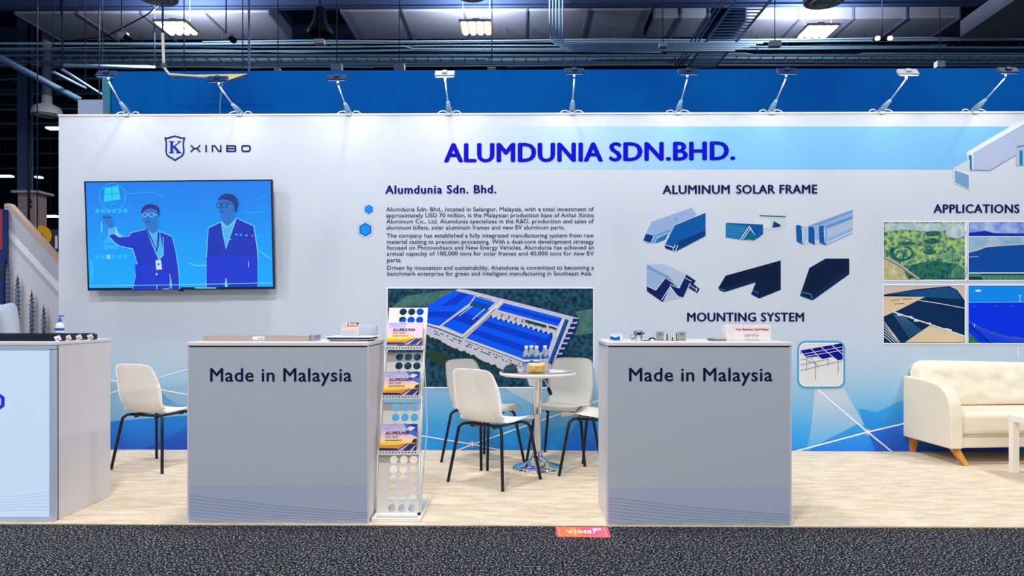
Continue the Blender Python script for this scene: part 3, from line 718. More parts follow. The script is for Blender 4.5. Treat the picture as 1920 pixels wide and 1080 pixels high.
# second man
sp(B, [(250, 480), (365, 430), (400, 440), (500, 398), (660, 470), (688, 700), (682, 1005), (215, 1005), (222, 800), (236, 600)], line)
sp(B, [(255, 486), (367, 436), (400, 446), (505, 405), (652, 474), (680, 700), (676, 1005), (222, 1005), (229, 800), (242, 600)], suitd)
sp(B, [(228, 740), (420, 720), (682, 740), (678, 990), (222, 990)], suitb)
sp(B, [(368, 436), (420, 430), (500, 396), (492, 440), (404, 672), (376, 540)], shirt); sl(B, [(370, 440), (402, 668), (500, 405)], 7, line); sl(B, [(375, 430), (395, 470), (418, 480), (450, 460), (500, 400)], 7, line)
sp(B, [(362, 380), (490, 350), (495, 410), (425, 470), (385, 440)], skin)
sp(B, [(348, 270), (372, 215), (440, 200), (500, 230), (508, 310), (480, 370), (430, 395), (380, 400), (360, 370), (352, 310)], skin)
sp(B, [(345, 235), (372, 200), (420, 184), (480, 195), (520, 235), (524, 290), (505, 350), (492, 350), (488, 290), (470, 260), (420, 240), (370, 235), (350, 252)], hair)
sl(B, arc(350, 288, 22, 0, 2 * PI, 14), 6, gls, True); sl(B, arc(400, 285, 25, 0, 2 * PI, 14), 6, gls, True); sl(B, [(425, 268), (480, 280)], 6, gls); sl(B, arc(494, 312, 17, 0, 2 * PI, 10, 24), 4, hair, True)
sl(B, [(372, 300), (360, 325), (380, 328)], 5, hair); sl(B, [(360, 345), (395, 342)], 7, hair)
sl(B, [(600, 780), (602, 835)], 5, line); sl(B, [(430, 590), (455, 588)], 6, line); sp(B, [(384, 1005), (394, 930), (402, 930), (412, 1005)], line)
for k, x in enumerate((500, 540, 590, 640, 690, 730)): P_ = up(); disc(mb, (340 + x * .213, 325 + (545 + k * 4) * .213), 2.2, em('pink', (130, 90, 220)) if k == 3 else faint, P_, 7)
# bottom caption line and mirrored hall light
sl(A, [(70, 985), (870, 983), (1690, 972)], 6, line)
sl(B, [(120, 1012), (310, 1014)], 9, line); sl(A, [(725, 1018), (780, 1018)], 7, line)
mb.build('screen', tv, world=False)

# ================================================================== counters
def graphic_lines(mb, x0, x1, ytop0, ytop1, ybot, P):
    lm = mat('counter stripe print', (150, 162, 192), 0.5)
    for k in range(11):
        a = ytop0 + k * 6.2; b = ytop1 + k * 5.0
        if b > ybot - 2: x1k = x0 + (x1 - x0) * max(0.15, (ybot - 2 - a) / (b - a)); bb = ybot - 2
        else: x1k, bb = x1, b
        if a < ybot - 2: stroke(mb, [(x0, a), ((x0 + x1k) / 2, (a + bb) / 2 + 3), (x1k, bb)], 1.7, lm, P)
grey_front = mat('grey printed counter front', (180, 188, 195), 0.42)
band_front = mat('grey-blue printed band', (171, 181, 197), 0.42)
seam = mat('dark seam', (46, 50, 66), 0.5)
def counter(label, fx0, fx1, fyt, fyb, depth, tx0, tx1, ty):
    a, b = G(fx0, fyb, 0.006), G(fx1, fyb - .4, 0.006)
    Y = (a.y + b.y) / 2; x0, x1 = W(fx0, fyb, Y).x, W(fx1, fyb, Y).x; zt = W((fx0 + fx1) / 2, fyt, Y).z
    t = thing('display_counter', label, 'counter', ((x0 + x1) / 2, Y + depth / 2, 0.006))
    mb = MB(); mb.box(x0 + .002, x1 - .002, Y + .004, Y + depth, .006, zt - .028, white_lam, 0.003); mb.build('body', t)
    mb = MB(); mb.box(x0 - .003, x1 + .003, Y - .006, Y + depth + .004, zt - .022, zt, mat('counter top laminate', (232, 224, 222), 0.35), 0.003)
    mb.box(x0 + .004, x1 - .004, Y + .002, Y + depth - .004, zt - .029, zt - .021, seam); mb.build('countertop', t)
    mb = MB(); mb.box(x0 + .008, x1 - .008, Y, Y + .005, .012, zt - .03, grey_front)
    Z = lambda f: .012 + (zt - .042) * f
    mb.poly([(x0 + .008, Y - .0006, Z(0)), (x1 - .008, Y - .0006, Z(0)), (x1 - .008, Y - .0006, Z(.215)), (x0 + .008, Y - .0006, Z(.205))], band_front)
    P = lambda px, py: W(px, py, Y - .0012)
    graphic_lines(mb, fx0 + 3, fx1 - 3, fyb - 52, fyb - 19, fyb - 2, P)
    mb.build('front_panel', t)
    for x in (x0, x1 - .007):
        mb = MB(); mb.box(x - .002, x + .009, Y - .002, Y + .006, .006, zt - .022, mat('pale edge trim', (206, 206, 212), 0.35)); mb.build('edge_trim', t)
    mb = MB(); text(mb, 'Made in Malaysia', (tx0, ty), (tx1, ty), 24.5, mat('dark navy lettering', (16, 20, 66), 0.45), lambda px, py: W(px, py, Y - .002), off=0.014, track=1.06)
    mb.build('lettering', t)['label'] = 'dark navy words across the grey front'
    return t, x0, x1, Y, zt
ctl, LX0, LX1, LY, LZ = counter('grey-fronted counter with navy lettering, left of the brochure rack', 352, 691.5, 641.5, 981, 0.49, 394.5, 659, 715)
ctr, RX0, RX1, RY, RZ = counter('grey-fronted counter with navy lettering, between the bar table and the sofa', 1137.5, 1483.5, 641.5, 985, 0.49, 1180, 1448, 714.5)

# lit counter at the left edge
a = G(103, 978, 0.006); BY = a.y; BX1 = a.x; BX0 = BX1 - 1.5; BD = 0.60; BZ = W(60, 641, BY).z
lc = thing('lightbox_counter', 'counter with a glowing pale blue front, cut by the left picture edge', 'counter', ((BX0 + BX1) / 2, BY + BD / 2, 0.006))
mb = MB(); mb.box(BX0, BX1, BY + .03, BY + BD, .006, BZ - .02, white_lam, 0.003); mb.build('body', lc)
mb = MB(); mb.box(BX0 - .003, BX1 + .003, BY - .003, BY + BD + .003, BZ - .02, BZ, mat('counter top laminate', (232, 224, 222), 0.35), 0.003); mb.build('countertop', lc)
mb = MB(); fm = mat('silver lightbox frame', (186, 200, 220), 0.4, 0.1)
for q in ((BX0, BX1, .006, .035), (BX0, BX1, BZ - .05, BZ - .02), (BX0, BX0 + .035, .03, BZ - .04), (BX1 - .035, BX1, .03, BZ - .04)): mb.box(q[0], q[1], BY, BY + .03, q[2], q[3], fm, 0.003)
mb.box(BX1 - .003, BX1 + .0006, BY + .026, BY + .034, .006, BZ - .021, seam); mb.build('frame', lc)
mb = MB(); lit = emitmat('lit fabric', (204, 224, 250), 0.92)
mb.box(BX0 + .035, BX1 - .035, BY + .008, BY + .03, .035, BZ - .05, lit)
lp = emitmat('lit stripe print', (176, 208, 246), 0.92)
P = lambda px, py: W(px, py, BY + .0074)
for k in range(6): stroke(mb, [(0 - 60, 934 + k * 6), (40, 930 + k * 5), (92, 922 + k * 7)], 1.6, lp, P)
o = mb.build('light_panel', lc); o['label'] = 'glowing pale blue fabric front'
mb = MB(); Q = lambda x, y: P(5.5 + (x - 1715) * .29, 738 + (y - 305) * .235)
wordmark(mb, emitmat('lit blue letter', (0, 40, 220), 0.95), lambda x, y: (lambda v: Vector((v.x, BY + .0062, v.z)))(Q(x, y)), 26); mb.build('lettering', lc)['label'] = 'bright blue wide lettering'

# ================================================================== chair
chair_shell = mat('cream plastic shell', (252, 248, 240), 0.42)
def crom(P, t):
    n = len(P) - 1; k = min(int(t * n), n - 1); u = t * n - k
    p0, p1, p2, p3 = P[max(k - 1, 0)], P[k], P[k + 1], P[min(k + 2, n)]
    return tuple(.5 * (2 * b + (c - a) * u + (2 * a - 5 * b + 4 * c - d) * u * u + (3 * b - a - 3 * c + d) * u ** 3) for a, b, c, d in zip(p0, p1, p2, p3))
PROF = [(.225, .432), (.215, .448), (.16, .455), (.06, .446), (-.06, .440), (-.14, .446), (-.19, .475), (-.222, .53), (-.240, .61), (-.258, .70), (-.275, .79), (-.283, .84)]
WID = [.185, .20, .213, .218, .215, .205, .200, .205, .212, .205, .185, .165]
def make_chair(label, loc, rz, group):
    t = thing('shell_chair', label, 'chair', loc, rz, group)
    def fn(u, v):
        y, z = crom(PROF, v); w, = crom([(q,) for q in WID], v)
        y2, z2 = crom(PROF, min(1, v + .01)); y1, z1 = crom(PROF, max(0, v - .01))
        tx = Vector((0, y2 - y1, z2 - z1)).normalized(); n = Vector((0, tx.z, -tx.y))
        if n.y < 0 and v > .5: n = -n
        if v <= .5 and n.z < 0: n = -n
        # rounded corners at both ends
        L = 1.02; d = (1 - v) * L; R = .085
        if d < R: w = w - R + math.sqrt(max(0, R * R - (R - d) ** 2)) + .0
        d = v * L; R2 = .06
        if d < R2: w = w - R2 + math.sqrt(max(0, R2 * R2 - (R2 - d) ** 2))
        s = (u * 2 - 1); curl = abs(s) ** 2.4
        up_ = .028 * (1 - abs(v - .15) * 2) if v < .5 else .040
        up_ = max(.012, up_) * min(1, (1 - v) / .22 + .12)
        return Vector((w * s, y, z)) + n * (up_ * curl)
    mb = MB(); mb.grid(fn, 14, 44, chair_shell, thick=0.009); mb.build('seat_shell', t, world=False, fix=True)
    cs = [(-.185, -.165), (.185, -.165), (.185, .165), (-.185, .165)]
    for (x, y) in cs:
        mb = MB(); fx, fy = x * 1.35, y * 1.42
        p = []
        for k in range(6): 
            u = k / 5; p.append((fx + (x * 1.04 - fx) * u * .96, fy + (y * 1.04 - fy) * u * .96, .0 + u * .40))
        p += [(x * .99, y * .99, .414), (x * .93, y * .93, .424), (x * .82, y * .86, .428), (x * .6, y * .70, .428)]
        mb.tube(p, .0115, black_tube, 10); mb.build('leg', t, world=False)
    mb = MB(); mb.tube([(-.13, -.125, .426), (.13, -.125, .426), (.13, .125, .426), (-.13, .125, .426)], .0105, black_tube, 8, closed=True)
    mb.tube([(-.16, -.145, .426), (.16, -.145, .426)], .009, black_tube); mb.tube([(-.15, .14, .428), (.15, .14, .428)], .009, black_tube)
    for x, y in ((-.1, -.13), (.1, -.13), (-.1, .13), (.1, .13)): mb.box(x - .012, x + .012, y - .015, y + .015, .405, .436, black_tube, .003)
    mb.build('seat_frame', t, world=False)
    return t
def feet(px):   # rear-left.. in any order: first two are the rear feet
    p = [G(*q, 0.006) for q in px]; c = sum(p, Vector()) / 4; r = (p[0] + p[1]) / 2; f = (p[2] + p[3]) / 2
    d = f - r; return (c.x, c.y, 0.006), math.atan2(d.y, d.x) - PI / 2
CG = 'cream shell chairs with black legs'
loc, rz = feet([(838, 904), (944, 921), (1011, 897), (916, 884)])
ch = make_chair('cream shell chair nearest the camera at the bar table, its back to us', loc, rz, CG)
loc, rz = feet([(828, 866), (913, 853), (898, 880), (981, 866)])
dup(ch, loc, rz, 'cream shell chair half hidden behind the nearest chair left of the bar table', CG)
loc, rz = (0.36, 6.30, 0.006), PI - 0.36
dup(ch, loc, rz, 'cream shell chair against the wall, facing us right of the bar table', CG)
p0, p1 = G(1050, 893), G(1091, 872); d = (p1 - p0).normalized(); nrm = Vector((-d.y, d.x, 0)); c = (p0 + p1) / 2 - nrm * .235
dup(ch, (c.x, c.y, .006), math.atan2(nrm.y, nrm.x) - PI / 2, 'cream shell chair mostly hidden behind the right counter, its seat edge showing', CG)
A_, B_, D_ = G(205, 883), G(309, 889), G(289, 862)
c = (A_ + B_) / 2 + (D_ - A_) / 2; d = D_ - A_
dup(ch, (c.x, c.y, .006), -math.atan2(0.30, 0.95), 'cream shell chair standing alone behind the two left counters', CG)

# ================================================================== bar table
TBX = W(1008, 700, 5.95).x
TB = thing('bar_table', 'round white bar table on a chrome pedestal, between the shell chairs', 'table', (TBX, 5.95, 0.006))
TZ = 0.772
mb = MB(); mb.lathe([(0, TZ), (.296, TZ), (.304, TZ - .004), (.306, TZ - .014), (.302, TZ - .026), (.28, TZ - .032), (0, TZ - .032)], (TBX, 5.95, 0), mat('white table top', (240, 238, 232), 0.35), 48); mb.build('tabletop', TB)
mb = MB(); mb.lathe([(0, .006), (.2, .006), (.2, .014), (.185, .024), (.14, .034), (.095, .05), (.062, .075), (.044, .105), (.036, .14), (.0, .14)], (TBX, 5.95, 0), chrome, 40); mb.build('base', TB)
mb = MB(); mb.lathe([(.027, .12), (.027, .43), (.03, .432), (.03, .44), (.022, .442), (.022, .45)], (TBX, 5.95, 0), chrome, 24)
mb.lathe([(.036, .44), (.036, TZ - .05), (.06, TZ - .032)], (TBX, 5.95, 0), chrome, 24); mb.build('pedestal', TB)
mb = MB(); mb.tube([(TBX + .03, 5.93, TZ - .045), (TBX + .06, 5.90, TZ - .07), (TBX + .085, 5.885, TZ - .13)], .005, chrome); lv = mb.build('lever', TB)
mb = MB(); mb.tube([(TBX + .083, 5.887, TZ - .122), (TBX + .093, 5.88, TZ - .15), (TBX + .105, 5.873, TZ - .178)], [.012, .016, .011], black_tube, 10); mb.build('lever_grip', lv)

# bottles ----------------------------------------------------------------
pet = mat('clear plastic', (226, 240, 250), 0.06, trans=0.92, ior=1.2); lab = mat('blue bottle label', (20, 96, 190), 0.45); labw = mat('white label print', (232, 240, 248), 0.45); capm = mat('white cap', (240, 244, 248), 0.4)
def make_bottle(label, x, y, z):
    t = thing('water_bottle', label, 'bottle', (x, y, z), 0, 'water bottles on the bar table')
    mb = MB(); mb.lathe([(0, 0.001), (.028, .001), (.031, .006), (.031, .03), (.029, .034), (.031, .038), (.0305, .125), (.031, .13), (.026, .155), (.016, .178), (.012, .186), (.012, .192)], (0, 0, 0), pet, 20); mb.build('body', t, world=False)
    mb = MB(); mb.lathe([(.0318, .06), (.0318, .118)], (0, 0, 0), lab, 20); mb.lathe([(.0322, .083), (.0322, .1)], (0, 0, 0), labw, 20); mb.lathe([(.0322, .066), (.0322, .069)], (0, 0, 0), labw, 20); mb.build('label_band', t, world=False)
    mb = MB(); mb.lathe([(.0145, .186), (.015, .19), (.015, .203), (.0135, .206), (0, .206)], (0, 0, 0), capm, 16); mb.build('cap', t, world=False)
    return t
TT = TZ + .0005
def at(px, y): return W(px, 690, y).x
b0 = make_bottle('water bottle leftmost in the row behind the snack bag', at(987, 5.9), 5.9, TT)
dup(b0, (at(996.5, 5.99), 5.99, TT), 0.5, 'water bottle second from left, set back in the row behind the snack bag')
dup(b0, (at(1006, 5.91), 5.91, TT), 1.0, 'water bottle third from left behind the snack bag')
dup(b0, (at(1022, 5.97), 5.97, TT), 2.0, 'water bottle standing apart at the right end of the row')
wrap = mat('white plastic wrap', (236, 236, 238), 0.4, bump=(30, .5))
def pillow(mb, cx, cy, cz, hw, hh, th, m, seed=0, lean=0.0, up=True):
    """crinkled pillow pack standing (up) or lying"""
    for sgn in (-1, 1):
        def fn(u, v):
            a, b = u * 2 - 1, v * 2 - 1
            e = max(0, (1 - a ** 4)) * max(0, (1 - b ** 4)); n = noise.noise(Vector((a * 2.2 + seed, b * 2.2, sgn))) * .25
            d = sgn * th * e ** .6 * (1 + n)
            if up: return Vector((cx + a * hw, cy + d + b * lean, cz + (b + 1) * hh))
            return Vector((cx + a * hw, cy + b * hh, cz + th + d * .9))
        mb.grid(fn, 14, 12, m)
t = thing('plastic_wrapper', 'torn white plastic wrap standing in front of the water bottles', 'wrapper', (at(1008, 5.85), 5.85, TT))
def wr(u, v):
    x = at(984, 5.85) + u * (at(1029, 5.85) - at(984, 5.85)); top = .055 + .055 * u + .012 * math.sin(u * 9)
    return Vector((x, 5.85 - .02 * math.sin(u * PI) + .006 * noise.noise(Vector((u * 6, v * 5, 1))), TT + .001 + v * top))
mb = MB(); mb.grid(wr, 16, 8, wrap, thick=.003); mb.build('plastic_sheet', t, fix=True)
gold = mat('golden snack foil', (214, 164, 60), 0.35, mix=((238, 206, 130), 30, .2))
t = thing('snack_bag', 'small golden snack bag at the front of the bar table top', 'snack bag', (at(1006, 5.78), 5.78, TT))
mb = MB(); pillow(mb, at(1006, 5.78), 5.78, TT + .001, .063, .034, .018, gold, 3); mb.build('pouch', t)
mb = MB(); px_ = at(1006, 5.78)
mb.prism([(px_ - .063, 5.779, TT + .066), (px_ + .063, 5.779, TT + .066), (px_ + .062, 5.783, TT + .078), (px_ - .06, 5.783, TT + .080)], (0, .002, 0), mat('white crimped seal', (240, 232, 214), 0.4)); mb.build('crimped_seal', t)
t = thing('folded_cap', 'dark blue-green folded cap left of the bottles on the bar table', 'cap', (at(957, 5.88), 5.88, TT))
mb = MB(); capc = mat('dark teal cloth', (26, 52, 66), 0.8)
def cf(u, v):
    a = u * 2 * PI; r = math.sin(v * PI / 2) ** .7; z = .045 * (1 - v ** 2.2) * (1 + .35 * math.sin(a * 1 + .4) + .15 * math.sin(3 * a))
    return Vector((at(957, 5.88) + .058 * r * math.cos(a), 5.88 + .05 * r * math.sin(a), TT + .002 + z))
mb.grid(cf, 28, 10, capc); mb.build('crown', t)
mb = MB(); mb.prism([(at(957, 5.88) + .066 * math.cos(k * PI / 8 + PI), 5.85 + .055 * math.sin(k * PI / 8 + PI), TT + .001) for k in range(9)], (0, 0, .004), capc); mb.build('visor', t)
t = MB(); x = at(1043, 5.88)
t.box(-.06, .06, -.05, .05, 0, .004, white_ink, M=Matrix.Translation((x, 5.93, TT)) @ Matrix.Rotation(.4, 4, 'Z'))
tag(t.build('paper_sheet'), 'white sheet of paper lying right of the bottles on the bar table', 'paper')

# ================================================================== sofa
leather = mat('cream leather', (242, 230, 206), 0.45, bump=(60, .08))
seatm = mat('tan shaded leather', (226, 204, 164), 0.45, bump=(60, .08))
wood = mat('honey oak', (190, 122, 48), 0.45, mix=((220, 156, 76), 14, .3))
SW, SDp = 1.80, 0.80
# local frame: x along the width, y from front (0) to back
SO = G(1790, 873, 0.006); srz = math.radians(5.5)
sofa = thing('sofa', 'cream leather sofa on splayed wooden legs, at the right edge', 'sofa', SO, srz)
def arm(x0, name):
    mb = MB(); prof = [(0.00, .135), (0.00, .38), (.02, .50), (.07, .585), (.15, .635), (.28, .655), (.62, .675), (.64, .66), (.64, .135)]
    mb.prism([(x0, y - .02, z) for y, z in prof], (.105, 0, 0), leather, .022, 3); mb.build(name, sofa, world=False)
arm(-.045, 'armrest'); arm(SW - .155, 'armrest')
mb = MB(); mb.box(.05, SW - .15, .015, .62, .135, .235, leather, .015, 3); mb.build('base', sofa, world=False)
mb = MB(); mb.box(.062, SW - .158, .0, .52, .232, .43, leather, .05, 4); mb.build('seat_cushion', sofa, world=False)
mb = MB(); mb.tube([(.07, .008, .236), (SW - .165, .008, .236)], .004, seatm); mb.build('piping', sofa, world=False)
wrinkle = mat('gathered cream leather', (240, 230, 206), 0.42, bump=(9, .35))
def cushion(name, x0, x1):
    mb = MB()
    for sgn in (-1, 1):
        def fn(u, v):
            a, b = u * 2 - 1, v * 2 - 1
            ex = (1 - abs(a) ** 7) * (1 - abs(b) ** 5)
            sag = .012 * noise.noise(Vector((a * 7, b * 2.2, 3.0))) + .014 * abs(noise.noise(Vector((a * 12 + b * 3, b * 1.4, 9)))) * (1 if sgn < 0 else 0)
            fold = .012 * math.sin((a + .25 * b) * 24) * max(0, b) * (1 if sgn < 0 else 0) * (0.5 + noise.noise(Vector((a * 3, 0, 1))))
            d = sgn * .11 * max(0, ex) ** .45 + sgn * (sag * 1.5 - fold * 1.7) * ex
            da = (1 - abs(a)) * .8; R = .11; z = .42 + (b + 1) * .195 - (max(0, b) * (R - math.sqrt(max(0, R * R - (R - da) ** 2))) if da < R else 0)
            y = .47 + d + (b + 1) * .06
            return Vector((x0 + (a + 1) / 2 * (x1 - x0), y, z))
        mb.grid(fn, 60, 24, wrinkle)
    c = mb.build(name, sofa, world=False)
    mb = MB(); pts = []
    for a, b in [(-.985, -.9), (-.985, .3), (-.965, .68), (-.92, .9), (-.85, .98), (0, .98), (.85, .98), (.92, .9), (.965, .68), (.985, .3), (.985, -.9)]:
        pts.append((x0 + (a + 1) / 2 * (x1 - x0), .42 + (b + 1) * .06, .42 + (b + 1) * .187))
    mb.tube(pts, .006, leather); mb.build('piping', c, world=False)
cushion('back_cushion', .0, SW - .11)
mb = MB(); mb.box(.06, SW - .16, .55, .66, .135, .58, leather, .03, 3); mb.build('back_frame', sofa, world=False)
for x, y, dx, dy in ((.03, .06, -.0, -.075), (.03, .58, -.0, .02), (SW - .12, .06, .0, -.075), (SW - .12, .58, .0, .02)):
    mb = MB(); a, b = .03, .019
    T = [(x - a, y - a, .14), (x + a, y - a, .14), (x + a, y + a, .14), (x - a, y + a, .14)]; dx = .055 if y < .3 else .0
    L_ = [(x + dx - b, y + dy - b, 0), (x + dx + b, y + dy - b, 0), (x + dx + b, y + dy + b, 0), (x + dx - b, y + dy + b, 0)]
    mb.raw(T + L_, [(0, 1, 2, 3), (7, 6, 5, 4), (0, 4, 5, 1), (1, 5, 6, 2), (2, 6, 7, 3), (3, 7, 4, 0)], wood); mb.build('leg', sofa, world=False, fix=True)

# side table (white square)
p = G(1905, 887, 0.006)
st = thing('side_table', 'low white square table in front of the sofa, cut by the right edge', 'table', (p.x - .025, p.y, .006))
wt = mat('white table lacquer', (252, 247, 236), 0.35)
mb = MB(); mb.box(-.002, .55, -.502, .05, .395, .445, wt, .003); mb.build('tabletop', st, world=False)
for x, y in ((.0, -.002), (.498, -.002), (0, -.5), (.498, -.5)):
    mb = MB(); mb.box(x, x + .05, y, y + .05, 0, .396, wt, .002); mb.build('leg', st, world=False)

# ================================================================== brochure rack
rack_w = mat('frosted white acrylic', (232, 226, 218), 0.3, alpha=0.9)
rack_f = mat('white rack metal', (238, 234, 230), 0.35)
# each level: front lip pixel (left, right), its row, and the panel's top edge pixels
def zc2Y(px, zc): return zc
p = G(735, 978, 0.006)
rk = thing('brochure_rack', 'zigzag acrylic brochure rack with pierced panels, right of the left counter', 'rack', p)
RXL, RXR = -0.845, -0.585
def holes_panel(mb, O, U, V, wu, hv, cols, rows, r, m0, m1, th):
    """pierced panel: origin O (bottom left), unit vectors U, V; square cells with round holes"""
    i = mb.mi(rack_w); N = U.cross(V).normalized()
    pu = (wu - m0 - m1) / cols; pv = hv / rows
    for off in (0, th):
        for c in range(cols):
            for q in range(rows):
                cx, cy = m0 + (c + .5) * pu, (q + .5) * pv
                n = 16; ring = []; outer = []
                for k in range(n):
                    a = 2 * PI * k / n; ca, sa = math.cos(a), math.sin(a); s = 1 / max(abs(ca), abs(sa))
                    ring.append(mb.bm.verts.new(O + U * (cx + r * ca) + V * (cy + r * sa) + N * off)); outer.append(mb.bm.verts.new(O + U * (cx + pu / 2 * ca * s) + V * (cy + pv / 2 * sa * s) + N * off))
                for k in range(n):
                    f = mb.bm.faces.new([ring[k], outer[k], outer[(k + 1) % n], ring[(k + 1) % n]]); f.material_index = i
                if off == 0: rg0 = mb.__dict__.setdefault('_r', {}); rg0[(c, q)] = ring
                else:
                    a0 = mb._r[(c, q)]
                    for k in range(n):
                        f = mb.bm.faces.new([a0[k], a0[(k + 1) % n], ring[(k + 1) % n], ring[k]]); f.material_index = i
        for a, b in ((0, m0), (wu - m1, wu)):
            f = mb.bm.faces.new([mb.bm.verts.new(O + U * x + V * y + N * off) for x, y in ((a, 0), (b, 0), (b, hv), (a, hv))]); f.material_index = i
levels = [  # lip left px, lip right px, lip row, depth at lip, panel top row, depth at the panel top
    (703, 785, 966, 4.47, 853, 4.60), (708, 786.5, 851, 4.56, 755, 4.70), (715, 790.5, 747, 4.64, 661, 4.79), (722, 795, 655, 4.72, 577, 4.89)]
for k, (xl, xr, yl, zl, yt, zt_) in enumerate(levels):
    a, b = W(xl, yl, zl), W(xr, yl, zl); tl = W(xl + 7, yt, zt_)
    U = (b - a).normalized(); wu = (b - a).length; V = Vector((0, tl.y - a.y - .05, tl.z - a.z)); O = a + Vector((0, .05, .0)); hv = V.length; V.normalize()
    rows = 6 if k == 0 else 5
    mb = MB(); holes_panel(mb, O, U, V, wu, hv, 3, rows, .0245, .062, .018, -.004); mb.build('pierced_panel', rk, fix=False)
    mb = MB()
    sx = 0.0
    mb.box(0, wu, 0, .052, 0, .006, rack_w); mb.box(0, wu, -.006, 0, -.004, .022, rack_f, .002)
    for q in range(12):
        cx = .016 + q * (wu - .03) / 11.5
        mb.raw([(cx + .0045 * math.cos(2 * PI * j / 10), -.0066, .010 + .0045 * math.sin(2 * PI * j / 10)) for j in range(10)], [tuple(range(10))], mat('dark lip hole', (40, 36, 40), 0.6))
    if k: 
        bmesh.ops.transform(mb.bm, matrix=Matrix.Translation(a) @ Matrix.Rotation(math.atan2(U.y, U.x), 4, 'Z'), verts=mb.bm.verts[:]); mb.build('shelf', rk)
    else: mb.bm.free()
    for s in (0, 1):
        mb = MB(); q = a + U * (wu * s); top = q + Vector((0, .05, 0)) + V * hv
        mb.tube([q + Vector((0, .05, 0)), top], .004, rack_f, 6)
        if k < 3:
            n = W(levels[k + 1][s], levels[k + 1][2], levels[k + 1][3]); mb.tube([top, n + Vector((0, .052, 0))], .004, rack_f, 6)
            mb.tube([q + Vector((0, .052, .0)), n], .0035, rack_f, 6)
        mb.build('side_rod', rk)
a, b = G(696, 979, 0.006), G(789, 979, .006); c = G(803, 945, .006)
mb = MB(); mb.box(a.x, b.x + .0, a.y, c.y + .08, .006, .03, rack_f, .004); mb.box(a.x + .03, b.x - .02, a.y + .01, a.y + .03, .03, .042, rack_w, .003); mb.build('base_plate', rk)
mb = MB(); mb.lathe([(.0, .0), (.01, .0), (.01, .014), (0, .014)], (b.x - .02, a.y + .07, .03), dark_metal, 12); mb.build('foot_screw', rk)
# rear post of the rack
mb = MB(); e = W(797, 577, 4.93); mb.tube([(b.x - .012, a.y + .08, .03), (b.x - .02, 4.85, .5), (e.x - .004, 4.92, .95), (e.x, 4.93, e.z)], .004, rack_f, 6); mb.build('rear_post', rk)

# brochures ---------------------------------------------------------------
sky_m = None
def brochure(label, xl, xr, yb, yt, zb, zt_, cut=False):
    a, b, d = W(xl, yb, zb), W(xr, yb, zb), W(xl + 5, yt, zt_)
    U = (b - a).normalized(); wu = (b - a).length; V = Vector((0, d.y - a.y, d.z - a.z)); hv = V.length; V.normalize(); N = U.cross(V).normalized()   # toward the viewer
    if N.y > 0: N = -N
    t = thing('brochure', label, 'brochure', a, 0, 'sunset-covered brochures in the rack')
    Q = lambda u, v, l=0.0: a + U * (u * wu) + V * (v * hv) + N * l
    mb = MB(); mb.prism([Q(0, 0, -.004), Q(1, 0, -.004), Q(1, 1, -.004), Q(0, 1, -.004)], N * .004, white_ink); mb.build('pages', t)
    mb = MB(); lay = [0.0004]
    def pl(pts, m): lay[0] += .0002; mb.poly([Q(u, v, lay[0]) for u, v in pts], m)
    c = lambda n, rgb: mat('cover ' + n, rgb, 0.35)
    strips = [(.0, (150, 96, 40)), (.14, (226, 160, 40)), (.22, (246, 204, 60)), (.32, (250, 214, 150)), (.44, (240, 200, 196)), (.58, (222, 190, 214)), (.74, (196, 180, 216)), (.9, (176, 172, 214)), (1, None)]
    for (v0, col), (v1, _) in zip(strips, strips[1:]): mb.poly([Q(0, v0, .0004), Q(1, v0, .0004), Q(1, v1, .0004), Q(0, v1, .0004)], c('strip %.2f' % v0, col))
    pl([(.62, 1), (.72, .78), (.66, .7), (.84, .6), (1, .5), (1, 1)], c('blue sky', (66, 106, 190))); pl([(.74, 1), (.86, .8), (1, .7), (1, 1)], c('deep blue sky', (22, 62, 150)))
    pl([(.7, .8), (.82, .74), (.95, .86), (.8, .92)], c('cloud', (226, 214, 232)))
    pl([(0, .14), (.3, .2), (.6, .25), (1, .26), (1, 0), (0, 0)], c('field', (214, 140, 50))); pl([(.45, .0), (.72, .26), (1, .26), (1, 0)], c('panels', (34, 40, 100))); pl([(.5, .0), (.76, .24), (.8, .24), (.62, 0)], c('panel edge', (190, 160, 190))); pl([(.82, 0), (.96, .2), (.985, .2), (.9, 0)], c('panel edge', (190, 160, 190)))
    pl([(0, 0), (.52, 0), (.48, .09), (0, .1)], c('footer', (50, 44, 90)))
    pl([(.86, .3), (.9, .42), (.97, .46), (1, .42), (1, .28)], c('tree', (40, 60, 40)))
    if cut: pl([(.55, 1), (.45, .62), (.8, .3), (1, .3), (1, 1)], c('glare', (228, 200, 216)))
    mb.build('cover', t)
    mb = MB(); tm = c('title', (40, 30, 70)); TQ = lambda u, v: Q(u, v, .004)
    def tx(s, u0, u1, v, cap, m, off):
        vs, fs = text_data(s, 0, 1.05, 1, 0.1); x0 = min(q[0] for q in vs); x1 = max(q[0] for q in vs)
        for kk, sx in enumerate((-off, off)): mb.raw([TQ(u0 + (u1 - u0) * (x - x0) / (x1 - x0) + sx * cap, v + cap * y / CAPH) + N * (.0003 * kk) for x, y in vs], fs, m)
    tx('ALUMDUNIA', .14, .78, .60, .12, tm, .03); tx('SDN. BHD.', .14, .5, .47, .08, c('subtitle', (150, 110, 110)), .01)
    for k in range(1): mb.poly([TQ(.14, .37), TQ(.6, .38), TQ(.6, .40), TQ(.14, .39)], tm)
    tx('XINBO', .08, .3, .84, .06, c('white title', (210, 200, 215)), .01)
    mb.build('lettering', t)
brochure('brochure with a sunset cover on the top shelf of the rack, title half in glare', 725, 791, 646, 605, 4.715, 4.80, True)
brochure('brochure with a sunset cover on the middle shelf of the rack', 718, 785, 741, 697, 4.635, 4.70)
